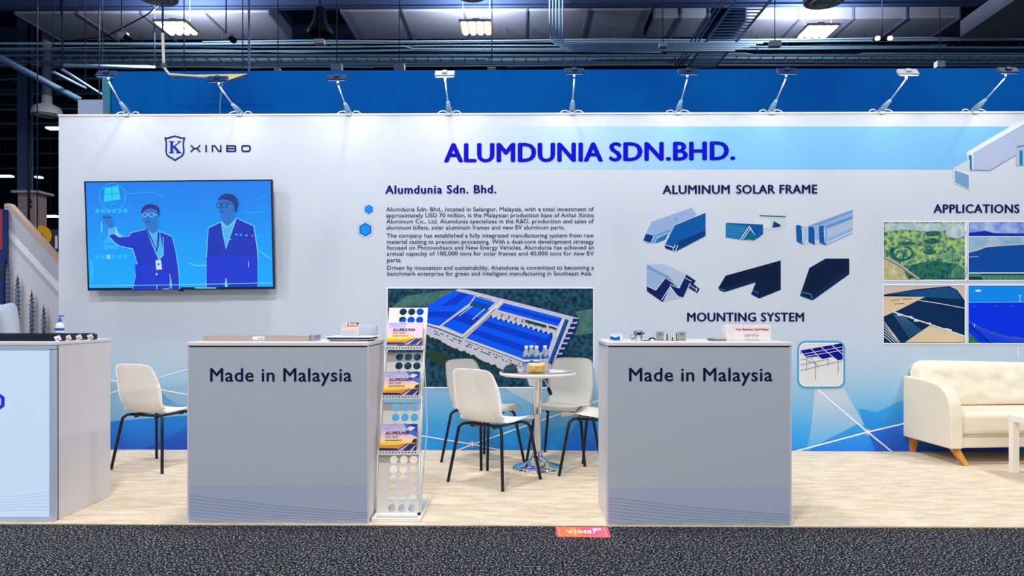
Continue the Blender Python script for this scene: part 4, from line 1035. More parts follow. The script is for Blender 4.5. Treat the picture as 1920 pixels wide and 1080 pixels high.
brochure('brochure with a sunset cover on the lowest filled shelf of the rack', 711, 780.5, 845, 795, 4.555, 4.62)

# ================================================================== things on the counters
eps = .0005
# left counter: long flat profile
bx0, bx1 = W(385, 635, LY + .2).x, W(593, 635, LY + .2).x
t = thing('aluminium_profile', 'long flat bronze-coloured profile lying on the left counter', 'profile', ((bx0 + bx1) / 2, LY + .2, LZ + eps))
bron = mat('pale bronze metal', (186, 172, 164), 0.35, 0.3)
mb = MB(); mb.box(bx0, bx1 - .03, LY + .17, LY + .30, LZ + eps, LZ + .036, bron, .002); mb.build('bar', t)
mb = MB(); mb.box(bx1 - .03, bx1, LY + .17, LY + .30, LZ + eps, LZ + .036, mat('silver bar end', (170, 170, 176), 0.3, 0.5), .002); mb.box(bx1 - .032, bx1 - .029, LY + .169, LY + .301, LZ + .001, LZ + .0365, seam); mb.build('end_cap', t)
mb = MB(); xa, xb = W(474, 635, LY + .17).x, W(496, 635, LY + .17).x; mb.box(xa, xb, LY + .1685, LY + .1698, LZ + .008, LZ + .027, white_ink)
text(mb, 'XINBO', (482, 636), (495, 636), 3, navy_ink, lambda px, py: W(px, py, LY + .168)); mb.build('sticker', t)['label'] = 'small white logo sticker'
# paper stack
def sheet(name, label, cat, px0, px1, y0, y1, z0, z1, m, rot=0.0, group=None, m2=None):
    xa, xb = W(px0, 636, y0).x, W(px1, 636, y0).x; cx = (xa + xb) / 2; cyy = (y0 + y1) / 2
    mb = MB(); mb.box(-(xb - xa) / 2, (xb - xa) / 2, -(y1 - y0) / 2, (y1 - y0) / 2, 0, z1 - z0, m, .001, 1, M=Matrix.Translation((cx, cyy, z0)) @ Matrix.Rotation(rot, 4, 'Z'))
    return tag(mb.build(name), label, cat, group)
sheet('folder', 'grey folder at the bottom of the paper pile on the left counter', 'folder', 617, 688, LY + .12, LY + .36, LZ + eps, LZ + .008, mat('grey card', (120, 110, 108), 0.5), .03)
sheet('folder', 'pale folder in the middle of the paper pile on the left counter', 'folder', 612, 697, LY + .12, LY + .36, LZ + .0085, LZ + .013, mat('lavender paper', (226, 226, 240), 0.5), -.02)
sheet('folder', 'navy folder near the top of the paper pile on the left counter', 'folder', 613, 694, LY + .12, LY + .36, LZ + .0135, LZ + .023, mat('navy card', (34, 38, 96), 0.45), .02)
sheet('paper_sheet', 'white paper on top of the pile on the left counter', 'paper', 611, 698, LY + .11, LY + .36, LZ + .0235, LZ + .028, white_ink, -.03)
clear = mat('clear acrylic', (222, 234, 246), 0.08, alpha=0.35)
t = thing('card_holder', 'acrylic business card stand on the paper pile', 'card holder', W(656, 632, LY + .2))
zc_ = LZ + .0285; xa, xb = W(639, 630, LY + .2).x, W(673, 630, LY + .2).x
mb = MB(); mb.box(xa, xb, LY + .2, LY + .203, zc_, zc_ + .035, clear); mb.box(xa, xb, LY + .2, LY + .25, zc_, zc_ + .003, clear); mb.box(xa, xb, LY + .245, LY + .248, zc_, zc_ + .06, clear); mb.build('stand', t)
cardm = mat('cream card', (240, 218, 206), 0.5); cardr = mat('dark red card print', (130, 30, 50), 0.5)
def card(label, y, z0, z1, marks):
    t = thing('business_card', label, 'card', ((xa + xb) / 2, y, z0))
    mb = MB(); mb.box(xa + .004, xb - .004, y, y + .004, z0, z1, cardm); mb.build('card', t)
    mb = MB()
    for u0, v0, u1, v1, m in marks:
        X = lambda u: xa + .004 + (xb - xa - .008) * u
        mb.poly([(X(u0), y - .0006, z0 + (z1 - z0) * v0), (X(u1), y - .0006, z0 + (z1 - z0) * v0), (X(u1), y - .0006, z0 + (z1 - z0) * v1), (X(u0), y - .0006, z0 + (z1 - z0) * v1)], m)
    mb.build('print', t)
card('cream card in front in the card stand', LY + .206, zc_ + .004, zc_ + .052, [(.1, .5, .42, .62, cardr), (.1, .3, .7, .34, cardr), (.55, .62, .85, .66, cardr), (.1, .16, .9, .2, mat('tan card print', (200, 160, 130), 0.5))])
card('cream card with a dark red square standing at the back of the card stand', LY + .226, zc_ + .004, zc_ + .086, [(.32, .66, .36, .98, cardr), (.44, .93, .84, .97, cardr), (.85, .82, .97, .97, cardr), (.5, .85, .75, .88, cardr), (.44, .7, .95, .73, cardr)])
t = thing('leaflet_holder', 'clear acrylic leaflet holder behind the paper pile', 'leaflet holder', W(688, 638, LY + .4))
xa, xb = W(668, 636, LY + .4).x, W(706, 636, LY + .4).x
mb = MB(); mb.box(xa, xb, LY + .40, LY + .403, LZ + eps, LZ + .095, clear); mb.box(xa, xb, LY + .44, LY + .443, LZ + eps, LZ + .10, clear); mb.box(xb - .003, xb, LY + .40, LY + .443, LZ + eps, LZ + .09, clear); mb.box(xa, xa + .003, LY + .40, LY + .443, LZ + eps, LZ + .09, clear); mb.build('pocket', t)
mb = MB()
for k in range(4): mb.box(xa + .006, xb - .012, LY + .407 + k * .007, LY + .410 + k * .007, LZ + .003, LZ + .05 + k * .014, mat('pale blue paper', (206, 216, 230), 0.5))
mb.build('leaflets', t)
mb = MB(); mb.box(xb - .02, xb - .011, LY + .394, LY + .3995, LZ + .012, LZ + .03, dark_metal); mb.build('clip', t)

# right counter
P_ = lambda px, d: W(px, 636, RY + d).x
t = thing('sample_box', 'small blue and white box at the left end of the right counter', 'box', (P_(1155, .2), RY + .2, RZ + eps))
mb = MB(); mb.box(P_(1143, .2), P_(1167.5, .2), RY + .2, RY + .25, RZ + eps, RZ + .04, mat('white carton', (214, 222, 232), 0.4), .001); mb.build('carton', t)
mb = MB(); Pq = lambda px, py: W(px, py, RY + .1992); mb.poly([Pq(1144, 630), Pq(1154, 633), Pq(1162, 630), Pq(1162, 638), Pq(1152, 638), Pq(1144, 636)], mat('teal print', (10, 100, 150), 0.4)); mb.poly([Pq(1146, 631), Pq(1153, 634), Pq(1146, 634)], mat('dark teal print', (10, 50, 90), 0.4)); mb.build('print', t)
def bolt(mb, x, y, z, r, h, m): mb.lathe([(0, 0), (r * 1.7, 0), (r * 1.7, r * .9), (r, r * .9), (r, h), (0, h)], (x, y, z), m, 10)
t = thing('rail_clamp', 'silver rail clamp with a black bolt, second item from the left on the right counter', 'clamp', (P_(1197, .22), RY + .22, RZ + eps))
x0 = P_(1191, .22); x1 = P_(1204, .22); sil = alum
mb = MB(); mb.box(x0, x0 + .006, RY + .2, RY + .25, RZ + eps, RZ + .06, sil, .001); mb.box(x1 - .006, x1, RY + .2, RY + .25, RZ + eps, RZ + .06, sil, .001); mb.box(x0, x1, RY + .2, RY + .25, RZ + .056, RZ + .062, sil, .001); mb.box(x0, x1, RY + .2, RY + .25, RZ + .03, RZ + .036, sil, .001); mb.build('bracket', t)
mb = MB(); mb.tube([(x0 - .005, RY + .22, RZ + .05), (x0 - .024, RY + .22, RZ + .035), (x0 - .03, RY + .22, RZ + .012), (x0 - .018, RY + .22, RZ + .006), (x0 - .006, RY + .22, RZ + .02)], .005, alum, 8); mb.build('hook', t)
mb = MB(); mb.box(x0 + .008, x1 - .008, RY + .21, RY + .24, RZ + .036, RZ + .05, dark_metal, .002); mb.tube([(x1, RY + .225, RZ + .044), (x1 + .014, RY + .225, RZ + .044)], .005, dark_metal); mb.build('bolt', t)
t = thing('grounding_lug', 'thin dark grounding lug lying beside the grey plates on the right counter', 'lug', (P_(1218, .2), RY + .2, RZ + eps))
mb = MB(); mb.box(P_(1206, .2), P_(1219, .2), RY + .2, RY + .215, RZ + eps, RZ + .005, dark_metal, .001); mb.build('strip', t)
mb = MB(); mb.tube([(P_(1217, .2), RY + .207, RZ + .006), (P_(1221, .2), RY + .207, RZ + .016), (P_(1226, .2), RY + .207, RZ + .016), (P_(1229, .2), RY + .207, RZ + .006)], .005, dark_metal); mb.build('lug_end', t)
plate = mat('grey zinc plate', (168, 164, 158), 0.4, 0.4)
def plate_bracket(label, xa, xb, top):
    x0, x1 = P_(xa, .24), P_(xb, .24)
    t = thing('angle_plate', label, 'bracket', ((x0 + x1) / 2, RY + .24, RZ + eps), 0, 'grey angle plates on the right counter')
    mb = MB(); mb.box(x0, x1, RY + .24, RY + .245, RZ + eps, RZ + top, plate, .0015); mb.build('upright_plate', t)
    mb = MB(); mb.box(x0, x1, RY + .24, RY + .29, RZ + eps, RZ + .005, plate, .0015); mb.build('foot_plate', t)
    mb = MB()
    for u in (.38, .6): mb.raw([(x0 + (x1 - x0) * u + .004 * math.cos(2 * PI * k / 8), RY + .2392, RZ + top * .7 + .004 * math.sin(2 * PI * k / 8)) for k in range(8)], [tuple(range(8))], dark_metal)
    mb.build('bolt_hole', t)
plate_bracket('left of the two upright grey angle plates on the right counter', 1230, 1245, .056)
plate_bracket('right of the two upright grey angle plates on the right counter', 1271, 1286, .055)
def small_clamp(label, xc, h):
    x = P_(xc, .2); t = thing('wire_clip', label, 'clip', (x, RY + .2, RZ + eps), 0, 'small metal clips on the right counter')
    mb = MB(); mb.tube([(x + .013 * math.cos(a), RY + .2, RZ + .014 + .011 * math.sin(a)) for a in [k * 2 * PI / 14 for k in range(14)]], .0028, alum, 6, closed=True); mb.build('ring', t)
    mb = MB(); bolt(mb, x + .012, RY + .2, RZ + .001, .004, h, dark_metal); mb.build('bolt', t)
small_clamp('small metal ring clip touching the left grey angle plate', 1247, .04); small_clamp('small metal ring clip midway between the grey angle plates', 1257, .022); small_clamp('small metal ring clip with a tall bolt beside the right grey angle plate', 1265, .046)
for k, (a, b, m) in enumerate(((1337, 1362, 'bottom'), (1335, 1362, 'middle'), (1340, 1362, 'topmost'))):
    sheet('leaflet', 'grey leaflet %s in the small pile beside the card box' % m, 'leaflet', a, b, RY + .16, RY + .3, RZ + eps + k * .0055, RZ + .005 + k * .0055, mat('grey leaflet %d' % k, ((150, 150, 156), (110, 112, 120), (186, 188, 194))[k], 0.5), -.03 + k * .03, 'grey leaflets on the right counter')
t = thing('card_box', 'white card box with red lettering and a scroll ornament, on the right counter', 'box', (P_(1404, .2), RY + .2, RZ + eps))
x0, x1 = P_(1361, .2), P_(1446, .2); xm = P_(1374, .2)
cbm = mat('white card', (234, 224, 222), 0.45)
mb = MB(); mb.box(x0, x1, RY + .2, RY + .28, RZ + eps, RZ + .095, cbm, .002); mb.build('box', t)
mb = MB(); mb.box(xm, xm + .0015, RY + .1985, RY + .2, RZ + .001, RZ + .094, mat('pale fold', (214, 206, 206), 0.5)); mb.build('fold', t)
mb = MB(); Pq = lambda px, py: W(px, py, RY + .1975)
text(mb, 'Your Business Card Please', (1379, 619.5), (1441, 619.5), 4.2, mat('crimson lettering', (176, 30, 80), 0.5), Pq, off=.02); mb.build('lettering', t)
mb = MB(); sc = mat('grey ornament', (130, 124, 140), 0.5)
for s in (1, -1): stroke(mb, [(1409 + s * (u * 14), 629 - 2.2 * math.sin(u * 7)) for u in [k / 12 for k in range(13)]], .7, sc, Pq); stroke(mb, [(1409 + s * q[0], q[1]) for q in arc(10, 627.5, 2.2, 0, 5, 8)], .6, sc, Pq); stroke(mb, [(1409 + s * q[0], q[1]) for q in arc(4, 630, 1.8, 1, 6, 8)], .6, sc, Pq)
stroke(mb, [(1396, 637), (1424, 637)], .6, sc, Pq); mb.build('ornament', t)

# lit counter: black profile samples with white tags, small bottle
barm = mat('black anodised profile', (16, 24, 46), 0.35, 0.3)
for k, (px, nm) in enumerate(((118, 'nearest'), (137, 'second nearest'), (157, 'third nearest'), (178, 'farthest'))):
    y = BY + .10 + k * .095; xe = W(px, 632, y).x
    t = thing('profile_sample', 'black profile bar lying on the glowing counter, %s of the four' % nm, 'profile', (xe - .4, y, BZ + eps), 0, 'black profile bars on the glowing counter')
    mb = MB(); mb.box(xe - 1.1 + k * .02, xe - .012, y, y + .05, BZ + eps, BZ + .034, barm, .002); mb.box(xe - 1.1 + k * .02, xe - .012, y - .0, y + .02, BZ + .034, BZ + .04, barm); mb.build('bar', t)
    mb = MB(); mb.box(-.018, .018, -.001, .001, 0, .03, white_ink, M=Matrix.Translation((xe - .02, y - .008, BZ + .004)) @ Matrix.Rotation(-.3, 4, 'Y') @ Matrix.Rotation(.2, 4, 'X')); mb.box(-.014, .01, -.0016, -.0011, .008, .012, navy_ink, M=Matrix.Translation((xe - .02, y - .008, BZ + .004)) @ Matrix.Rotation(-.3, 4, 'Y') @ Matrix.Rotation(.2, 4, 'X')); mb.build('tag', t)['label'] = 'white paper tag'
x = W(112, 624, BY + .52).x
t = thing('sanitizer_bottle', 'small white bottle with a blue label at the back of the glowing counter', 'bottle', (x, BY + .52, BZ + eps))
mb = MB(); mb.lathe([(0, 0), (.024, 0), (.026, .004), (.026, .085), (.02, .1), (.009, .106), (.009, .116)], (0, 0, 0), mat('white bottle plastic', (232, 236, 242), 0.3), 18); mb.build('body', t, world=False)
mb = MB(); mb.lathe([(.0265, .022), (.0265, .07)], (0, 0, 0), lab, 18); mb.lathe([(.0268, .04), (.0268, .052)], (0, 0, 0), labw, 18); mb.build('label_band', t, world=False)
mb = MB(); mb.lathe([(.012, .112), (.012, .13), (.004, .132), (.004, .15), (0, .15)], (0, 0, 0), lab, 12); mb.box(-.004, .028, -.004, .004, .146, .153, lab); mb.build('pump', t, world=False)

# floor sticker
t = thing('floor_sticker', 'orange and pink booth number sticker lying on the dark carpet', 'sticker', G(1092, 998, .0))
FQ2 = lambda l: (lambda u, v: (lambda a, b: a.lerp(b, v) + Vector((0, 0, l)))(G(1041, 988.5, 0).lerp(G(1139.5, 989, 0), u), G(1044.5, 1007, 0).lerp(G(1145.5, 1008, 0), u)))
q = FQ2(0); mb = MB(); mb.prism([q(0, 1), q(1, 1), q(1, 0), q(0, 0)], (0, 0, .002), mat('sticker coral', (255, 92, 96), 0.5)); mb.build('vinyl', t)
mb = MB(); q = FQ2(.0024)
for k in range(8): 
    cc = [(255, 120, 80), (255, 128, 60), (255, 150, 60), (255, 110, 80), (252, 88, 110), (248, 84, 140), (240, 84, 160), (250, 100, 120)][k]
    mb.poly([q(.06 + k * .11, .85), q(.06 + (k + 1) * .11, .85), q(.06 + (k + 1) * .11, .06), q(.06 + k * .11, .06)], mat('sticker tone %d' % k, cc, 0.5))
q = FQ2(.003); mb.poly([q(.06, .98), q(.95, .98), q(.95, .9), q(.06, .9)], mat('sticker tone 2', (255, 150, 60), 0.5))
mb.poly([q(.05, .96), q(.058, .96), q(.058, .04), q(.05, .04)], white_ink); mb.poly([q(.925, .96), q(.933, .96), q(.933, .04), q(.925, .04)], white_ink); mb.poly([q(.70, .36), q(.86, .36), q(.86, .12), q(.70, .12)], mat('sticker pale mark', (255, 200, 215), 0.5)); mb.build('print', t)
mb = MB(); q = FQ2(.0036); vs, fs = text_data('V10487', .02, 1.05); xx0 = min(v[0] for v in vs); xx1 = max(v[0] for v in vs)
mb.raw([q(.2 + .56 * (x - xx0) / (xx1 - xx0), .68 - .34 * y / CAPH) for x, y in vs], fs, white_ink); mb.build('lettering', t)

# ================================================================== wall washing lamps on the booth wall
lamp_grey = mat('pale blue-grey lamp metal', (150, 186, 214), 0.35, 0.3); rodm = mat('white lamp rod', (232, 240, 248), 0.3, 0.0); cablem = mat('white cable', (236, 240, 246), 0.4)
headm = [mat('dark lamp head', (24, 50, 92), 0.4), mat('pale lamp head', (196, 200, 204), 0.35)]
lensm = emitmat('lamp glass', (255, 250, 240), 4.0)
LAMPS = [(241, 200, 139, 0, 'leftmost of the lamps, beside the grey panel'), (452, 408, 149, 0, 'second from left, in front of the lit yellowish board'), (655, 632, 146, 0, 'third from left, between the crest logo and the large heading'),
         (843, 834, 139, 1, 'fourth from left, its head pale, over the heading\'s start'), (1072, 1077, 134, 0, 'fifth from left, its arm almost upright'), (1270, 1290, 135, 0, 'sixth from left, over the second half of the large heading'),
         (1444, 1476, 134, 0, 'fourth from right, just right of the large heading'), (1650, 1702, 136, 1, 'second from the right, with a pale head'), (1824, 1889, 133, 0, 'rightmost of the lamps, over the silver frame corner picture')]
for cx, hx, hy, hk, lab_ in LAMPS:
    Yc = YW + .03; c = W(cx, 210, Yc); c.z = WTOP + .014
    h = W(hx, hy, YW - .38)
    t = thing('wall_lamp', 'clip-on arm lamp, ' + lab_, 'lamp', c, 0, 'clip-on lamps along the booth wall')
    mb = MB(); mb.box(c.x - .03, c.x + .03, YW - .02, YW + .145, c.z, c.z + .014, lamp_grey, .003); mb.box(c.x - .02, c.x + .02, YW - .02, YW - .007, c.z - .02, c.z + .01, rodm, .003); mb.build('clamp', t)
    d = (h - c); k1 = c + d * .38 + Vector((0, 0, -.02))
    a0 = c + Vector((0, 0, .012))
    mb = MB(); mb.tube([a0, a0 + (k1 - a0) * .5, k1], [.026, .024, .013], lamp_grey, 8); mb.build('arm_socket', t)
    e = h + Vector((0, .02, -.045))
    mb = MB(); mb.tube([k1, e], .0058, rodm, 8); mb.build('rod', t)
    for s in (-1, 1): mb = MB(); mb.tube([c + Vector((s * .015, .02, .014)), c + Vector((s * .05, .01, .034)), c + Vector((s * .085, .0, .026)), c + Vector((s * .105, -.02, .004)), c + Vector((s * .1, .03, -.0))], .0045, cablem, 6); mb.build('cable', t)
    M = Matrix.Translation(h) @ Matrix.Rotation(math.radians(48), 4, 'X')
    mb = MB(); mb.box(-.083, .083, -.036, .036, -.012, .014, headm[hk], .004, M=M); mb.box(-.02, .02, -.02, .02, .014, .03, headm[hk], .004, M=M); hd = mb.build('lamp_head', t)
    mb = MB(); mb.box(-.07, .07, -.028, .028, -.0145, -.0122, lensm, M=M); mb.build('lens', hd)
    mb = MB(); mb.tube([e + Vector((0, .002, -.008)), h + Vector((0, .03, -.01))], .009, headm[hk], 8); mb.build('knuckle', t)
    L = bpy.data.lights.new('wall_lamp_light', 'AREA'); L.shape = 'RECTANGLE'; L.size = .14; L.size_y = .086; L.energy = WASH_W; L.color = (1, .97, .93)
    o = bpy.data.objects.new('wall_lamp_light', L); COL.objects.link(o); o.parent = t
    lo = h + Vector((0, .004, -.02)); o.location = lo - c
    tgt = Vector((c.x, YW, WTOP - .9)); o.rotation_euler = (tgt - lo).to_track_quat('-Z', 'Y').to_euler()

# ================================================================== hall behind the booth
bluem = gradmat('royal blue partition', 'Z', [(2.9, (0, 100, 186)), (4.3, (0, 84, 158))], 0.6)
BWY = 9.0; a = W(208, 134, BWY); b = W(2150, 128, BWY)
mb = MB(); mb.box(a.x, b.x, BWY, BWY + .15, 0, a.z, mat('royal blue drape', (0, 96, 176), 0.8, mix=((0, 76, 164), .9, .2), spec=0.08))
o = struct(mb.build('wall_partition')); o['label'] = 'royal blue partition wall rising behind the booth wall'
mb = MB(); q = W(193, 135, BWY); mb.box(q.x, a.x - .002, BWY - .02, BWY + .15, 0, q.z, mat('teal post', (22, 116, 144), 0.5)); o = struct(mb.build('trim_partition')); o['label'] = 'teal end post of the blue partition'
mb = MB(); q0, q1 = W(146, 187, 8.0), W(193, 240, 8.0); mb.box(q0.x, q1.x, 8.0, 8.06, 0, q0.z, mat('grey panel', (134, 152, 186), 0.5))
tag(mb.build('booth_partition'), 'plain grey-blue panel rising behind the booth wall\'s left end', 'panel')

navy_deck = mat('dark navy ceiling deck', (18, 36, 74), 0.85, mix=((32, 56, 100), 1.2, .2))
mb = MB(); mb.box(-40, 40, -8, 50, 9.6, 9.7, navy_deck); struct(mb.build('ceiling'))
hallw = mat('dark hall wall', (34, 54, 92), 0.8)
mb = MB(); mb.box(-40, 40, 44, 44.2, 0, 9.6, hallw); struct(mb.build('wall_rear'))
mb = MB(); mb.box(-30.2, -30, -8, 44, 0, 9.6, hallw); struct(mb.build('wall_left'))

# metal tones of the ceiling services
duct = mat('grey duct metal', (122, 134, 164), 0.5, 0.0, mix=((140, 146, 170), .8, .3)); seamd = mat('duct flange', (92, 106, 138), 0.5); DUCTS = []
pipe = mat('pale conduit', (164, 206, 240), 0.4); steel = mat('blue-grey steel', (96, 130, 172), 0.5); steeld = mat('dark blue steel', (40, 60, 100), 0.55); offw = mat('off white plastic', (206, 210, 220), 0.45)
def Hz(px, py, z): return G(px, py, z)     # point seen at a pixel at a given height
# flat ducts
for (pl, pr, y0, y1, z, lab_) in ((30, 505, 26, 76, 8.3, 'wide grey air duct at upper left, behind the left high bay'), (640, 1218, 22, 74, 8.3, 'wide grey air duct with flanges at upper centre'), (1400, 1795, 36, 74, 8.3, 'wide grey air duct at upper right, behind the right high bay'), (1226, 1330, 34, 70, 8.3, 'short grey air duct between the centre and right ducts')):
    n0, n1, f0 = Hz(pl, y0, z), Hz(pr, y0, z), Hz(pl, y1, z)
    t = thing('air_duct', lab_, 'duct', ((n0.x + n1.x) / 2, n0.y, z), 0, 'flat ceiling ducts')
    DUCTS.append((n0.x, n1.x, n0.y, f0.y, z)); mb = MB(); mb.box(n0.x, n1.x, n0.y, f0.y, z, z + .5, duct, .01); mb.build('duct_body', t)
    L_ = n1.x - n0.x; k = max(2, int(L_ / 1.25))
    for j in range(k + 1):
        x = n0.x + L_ * j / k; mb = MB(); mb.box(x - .025, x + .025, n0.y - .03, f0.y + .03, z - .03, z + .53, seamd); mb.build('flange', t)
    for j in range(3):
        for yy in (n0.y + .3, f0.y - .3): x = n0.x + L_ * (.15 + .35 * j); mb = MB(); mb.tube([(x, yy, z + .5), (x, yy, 9.6)], .012, steeld, 6); mb.build('hanger_rod', t)
# big duct running towards us at the upper right
mb = MB(); p = Hz(1800, 70, 7.9); q = Hz(1990, -60, 7.9)
mb.prism([p, q, q + Vector((1.5, 0, 0)), p + Vector((1.5, 0, 0))], (0, 0, .4), duct, .01)
t = tag(mb.build('air_duct'), 'grey air duct running forward at the upper right corner', 'duct')
# dark beams
def beam(px0, px1, y, z, w_, h_, m, lab_):
    a, b = Hz(px0, y, z), Hz(px1, y, z); mb = MB(); mb.box(a.x, b.x, a.y - w_ / 2, a.y + w_ / 2, z, z + .02, m); mb.box(a.x, b.x, a.y - .01, a.y + .01, z, z + h_, m); mb.box(a.x, b.x, a.y - w_ / 2, a.y + w_ / 2, z + h_ - .02, z + h_, m)
    tag(mb.build('steel_beam'), lab_, 'beam', 'steel ceiling beams')
beam(-400, 2400, 21, 8.35, .16, .4, steeld, 'dark steel beam across the hall in front of the wide ducts')
beam(-400, 2400, 79, 8.9, .12, .4, steeld, 'steel beam across the hall just behind the wide ducts')
beam(-400, 2400, 128, 8.9, .2, .5, steel, 'farthest steel beam across the hall, just over the blue partition')
# open web joists
def joist(px0, px1, y, z, h_, n, m, lab_):
    a, b = Hz(px0, y, z), Hz(px1, y, z)
    t = thing('bar_joist', lab_, 'joist', a, 0, 'open web roof joists')
    mb = MB(); mb.box(a.x, b.x, a.y - .05, a.y + .05, z, z + .05, m); mb.build('bottom_chord', t)
    mb = MB(); mb.box(a.x, b.x, a.y - .05, a.y + .05, z + h_, z + h_ + .05, m); mb.build('top_chord', t)
    mb = MB(); mb.tube([(a.x + (b.x - a.x) * k / n, a.y, z + (.02 if k % 2 else h_ + .03)) for k in range(n + 1)], .022, m, 5); mb.build('web', t)
joist(-300, 2300, 12, 9.0, .55, 90, steel, 'open web joist nearest us at the top edge')
joist(-300, 2300, 100, 8.95, .6, 110, steel, 'open web joist behind the conduits')
joist(-300, 2300, 118, 9.0, .55, 130, steel, 'farthest open web joist over the blue partition')
for y_, nm in ((172, 'nearest'), (200, 'second'), (234, 'third'), (262, 'farthest')): joist(-500, 420, y_, 9.0, .5, 34, steel, 'open web joist at the far left beyond the column, %s of four' % nm)
# conduits across
def conduit(path, r, label, group=None, hang=(), m=None):
    t = thing('conduit_pipe', label, 'pipe', path[0], 0, group)
    mb = MB(); mb.tube(path, r, m or pipe, 7); mb.build('tube', t)
    under = [k for k in hang if any(D[0] + .1 < path[k][0] < D[1] - .1 and D[2] < path[k][1] < D[3] and path[k][2] < D[4] for D in DUCTS)]
    for k in (under or hang):
        p = Vector(path[k]); mb = MB(); zz = min([9.6] + [D[4] for D in DUCTS if D[0] - .1 < p.x < D[1] + .1 and D[2] - .1 < p.y < D[3] + .1 and p.z < D[4]]); mb.tube([p, (p.x, p.y, zz)], .01, steeld, 5); mb.build('hanger_rod', t)
PR = random.Random(4)
for j, (y, z, x0, x1, r, lab_) in enumerate(((84, 8.0, -300, 2300, .035, 'thick pale conduit crossing the hall, topmost of the run'), (91, 8.0, -300, 1220, .022, 'thin conduit second from top, ending near the white box'), (97, 8.0, 120, 2300, .028, 'conduit third from top of the run'),
        (88, 8.1, 1180, 1770, .028, 'pale conduit on the right above the cable tray'), (116, 7.9, -300, 2300, .03, 'conduit along the lower edge of the cable tray'), (124, 7.9, 950, 2300, .022, 'lowest thin conduit over the right half'), (78, 8.0, 380, 1900, .02, 'thin conduit right under the wide ducts'), (127, 7.9, 100, 700, .03, 'lowest conduit over the left half'))):
    a, b = Hz(x0, y, z), Hz(x1, y, z); n = 8
    conduit([Vector((a.x + (b.x - a.x) * k / n, a.y, z + .02 * math.sin(k * 2.1 + j))) for k in range(n + 1)], r, lab_, 'ceiling conduits', (1, 2, 3, 4, 5) if z > 7.95 and y < 95 else (2, 5))
for j, (y, z, xs, r, lab_) in enumerate(((94, 7.9, (-300, 400, 545, 560, 780, 800, 1240), .018, 'thin conduit with two small jogs over the left half'), (110, 7.85, (300, 905, 920, 1100, 1115, 1700, 2300), .018, 'thin jogged conduit behind the cable tray'), (121, 7.8, (-300, 270, 290, 700, 1210, 1225, 2300), .018, 'thin jogged conduit under the cable tray'), (87, 7.9, (620, 760, 775, 1000, 1410, 1425, 2300), .018, 'thin jogged conduit over the right half'), (100, 7.8, (1250, 1400, 1420, 1600, 1620, 1900, 2300), .016, 'thin jogged conduit at the far right above the tray'))):
    conduit([Hz(x, y + (4 if k in (2, 3, 6) else 0), z) for k, x in enumerate(xs)], r, lab_, 'ceiling conduits', (2, 4))
# dropping and bending conduits at the centre
for j in range(5):
    px = 1031 + j * 6; z = 7.28; a = Hz(px, 82 + j * 3.5, z); e = Hz(1420 - j * 12, 92 + j * 2.5, z); u = W(px, 8, a.y)
    u = Vector((a.x, a.y, 9.6)); conduit([u, Vector((a.x, a.y, z + .25)), Vector((a.x + .03, a.y, z + .08)), Vector((a.x + .12, a.y, z)), Vector((e.x, a.y, z))], .02, 'conduit dropping then bending right at upper centre, %s of five' % ('leftmost', 'second from left', 'middle one', 'second from right', 'rightmost')[j], 'bent conduits')
# ladder trays
def tray(p, q, side, n, m, lab_):
    p, q, side = Vector(p), Vector(q), Vector(side)
    t = thing('cable_tray', lab_, 'cable tray', p)
    for s in (0, 1):
        mb = MB(); mb.tube([p + side * s, q + side * s], .03, m, 6); mb.build('rail', t)
    for k in range(n):
        c = p + (q - p) * (k + .5) / n; mb = MB(); mb.tube([c, c + side], .014, m, 5); mb.build('rung', t)
    return t
a, b, c = Hz(-100, 104, 7.7), Hz(2050, 104, 7.7), Hz(-100, 116, 7.7)
tray(a, b, (0, c.y - a.y, 0), 92, pipe, 'long ladder cable tray crossing the hall above the blue partition')
a, b = Hz(1288, 128, 7.5), Hz(1366, 0, 7.5); c = Hz(1432, 0, 7.5)
tray((a.x, a.y, 7.5), (a.x + .05, b.y - 1, 7.5), ((c.x - b.x), 0, 0), 30, pipe, 'ladder cable tray running toward us at upper right')
# cables lying in the forward tray
for k in range(3):
    x = a.x - .12 - k * .09; conduit([Vector((x, a.y, 7.55)), Vector((x, b.y - 1, 7.56))], .018, 'conduit running toward us beside the forward cable tray, %s' % ('nearest to it', 'middle one', 'outermost')[k], 'conduits beside the forward tray', (0, 1))
# diagonal beam at the left
mb = MB(); a, b = Hz(-40, 88, 6.6), W(150, 188, 16.2); mb.tube([a, b], .07, steel, 6); tag(mb.build('steel_beam'), 'diagonal blue-grey beam descending at the far left', 'beam')
for j, (x0, y0, x1, y1) in enumerate(((116, 130, 192, 178), (100, 135, 160, 165), (118, 122, 290, 126))):
    conduit([W(x0, y0, 15), W(x1, y1, 16.5)], .03, ('pale conduit slanting toward the grey panel', 'short conduit slanting left of the grey panel', 'level conduit left of the first arm lamp')[j], None, (0, 1))

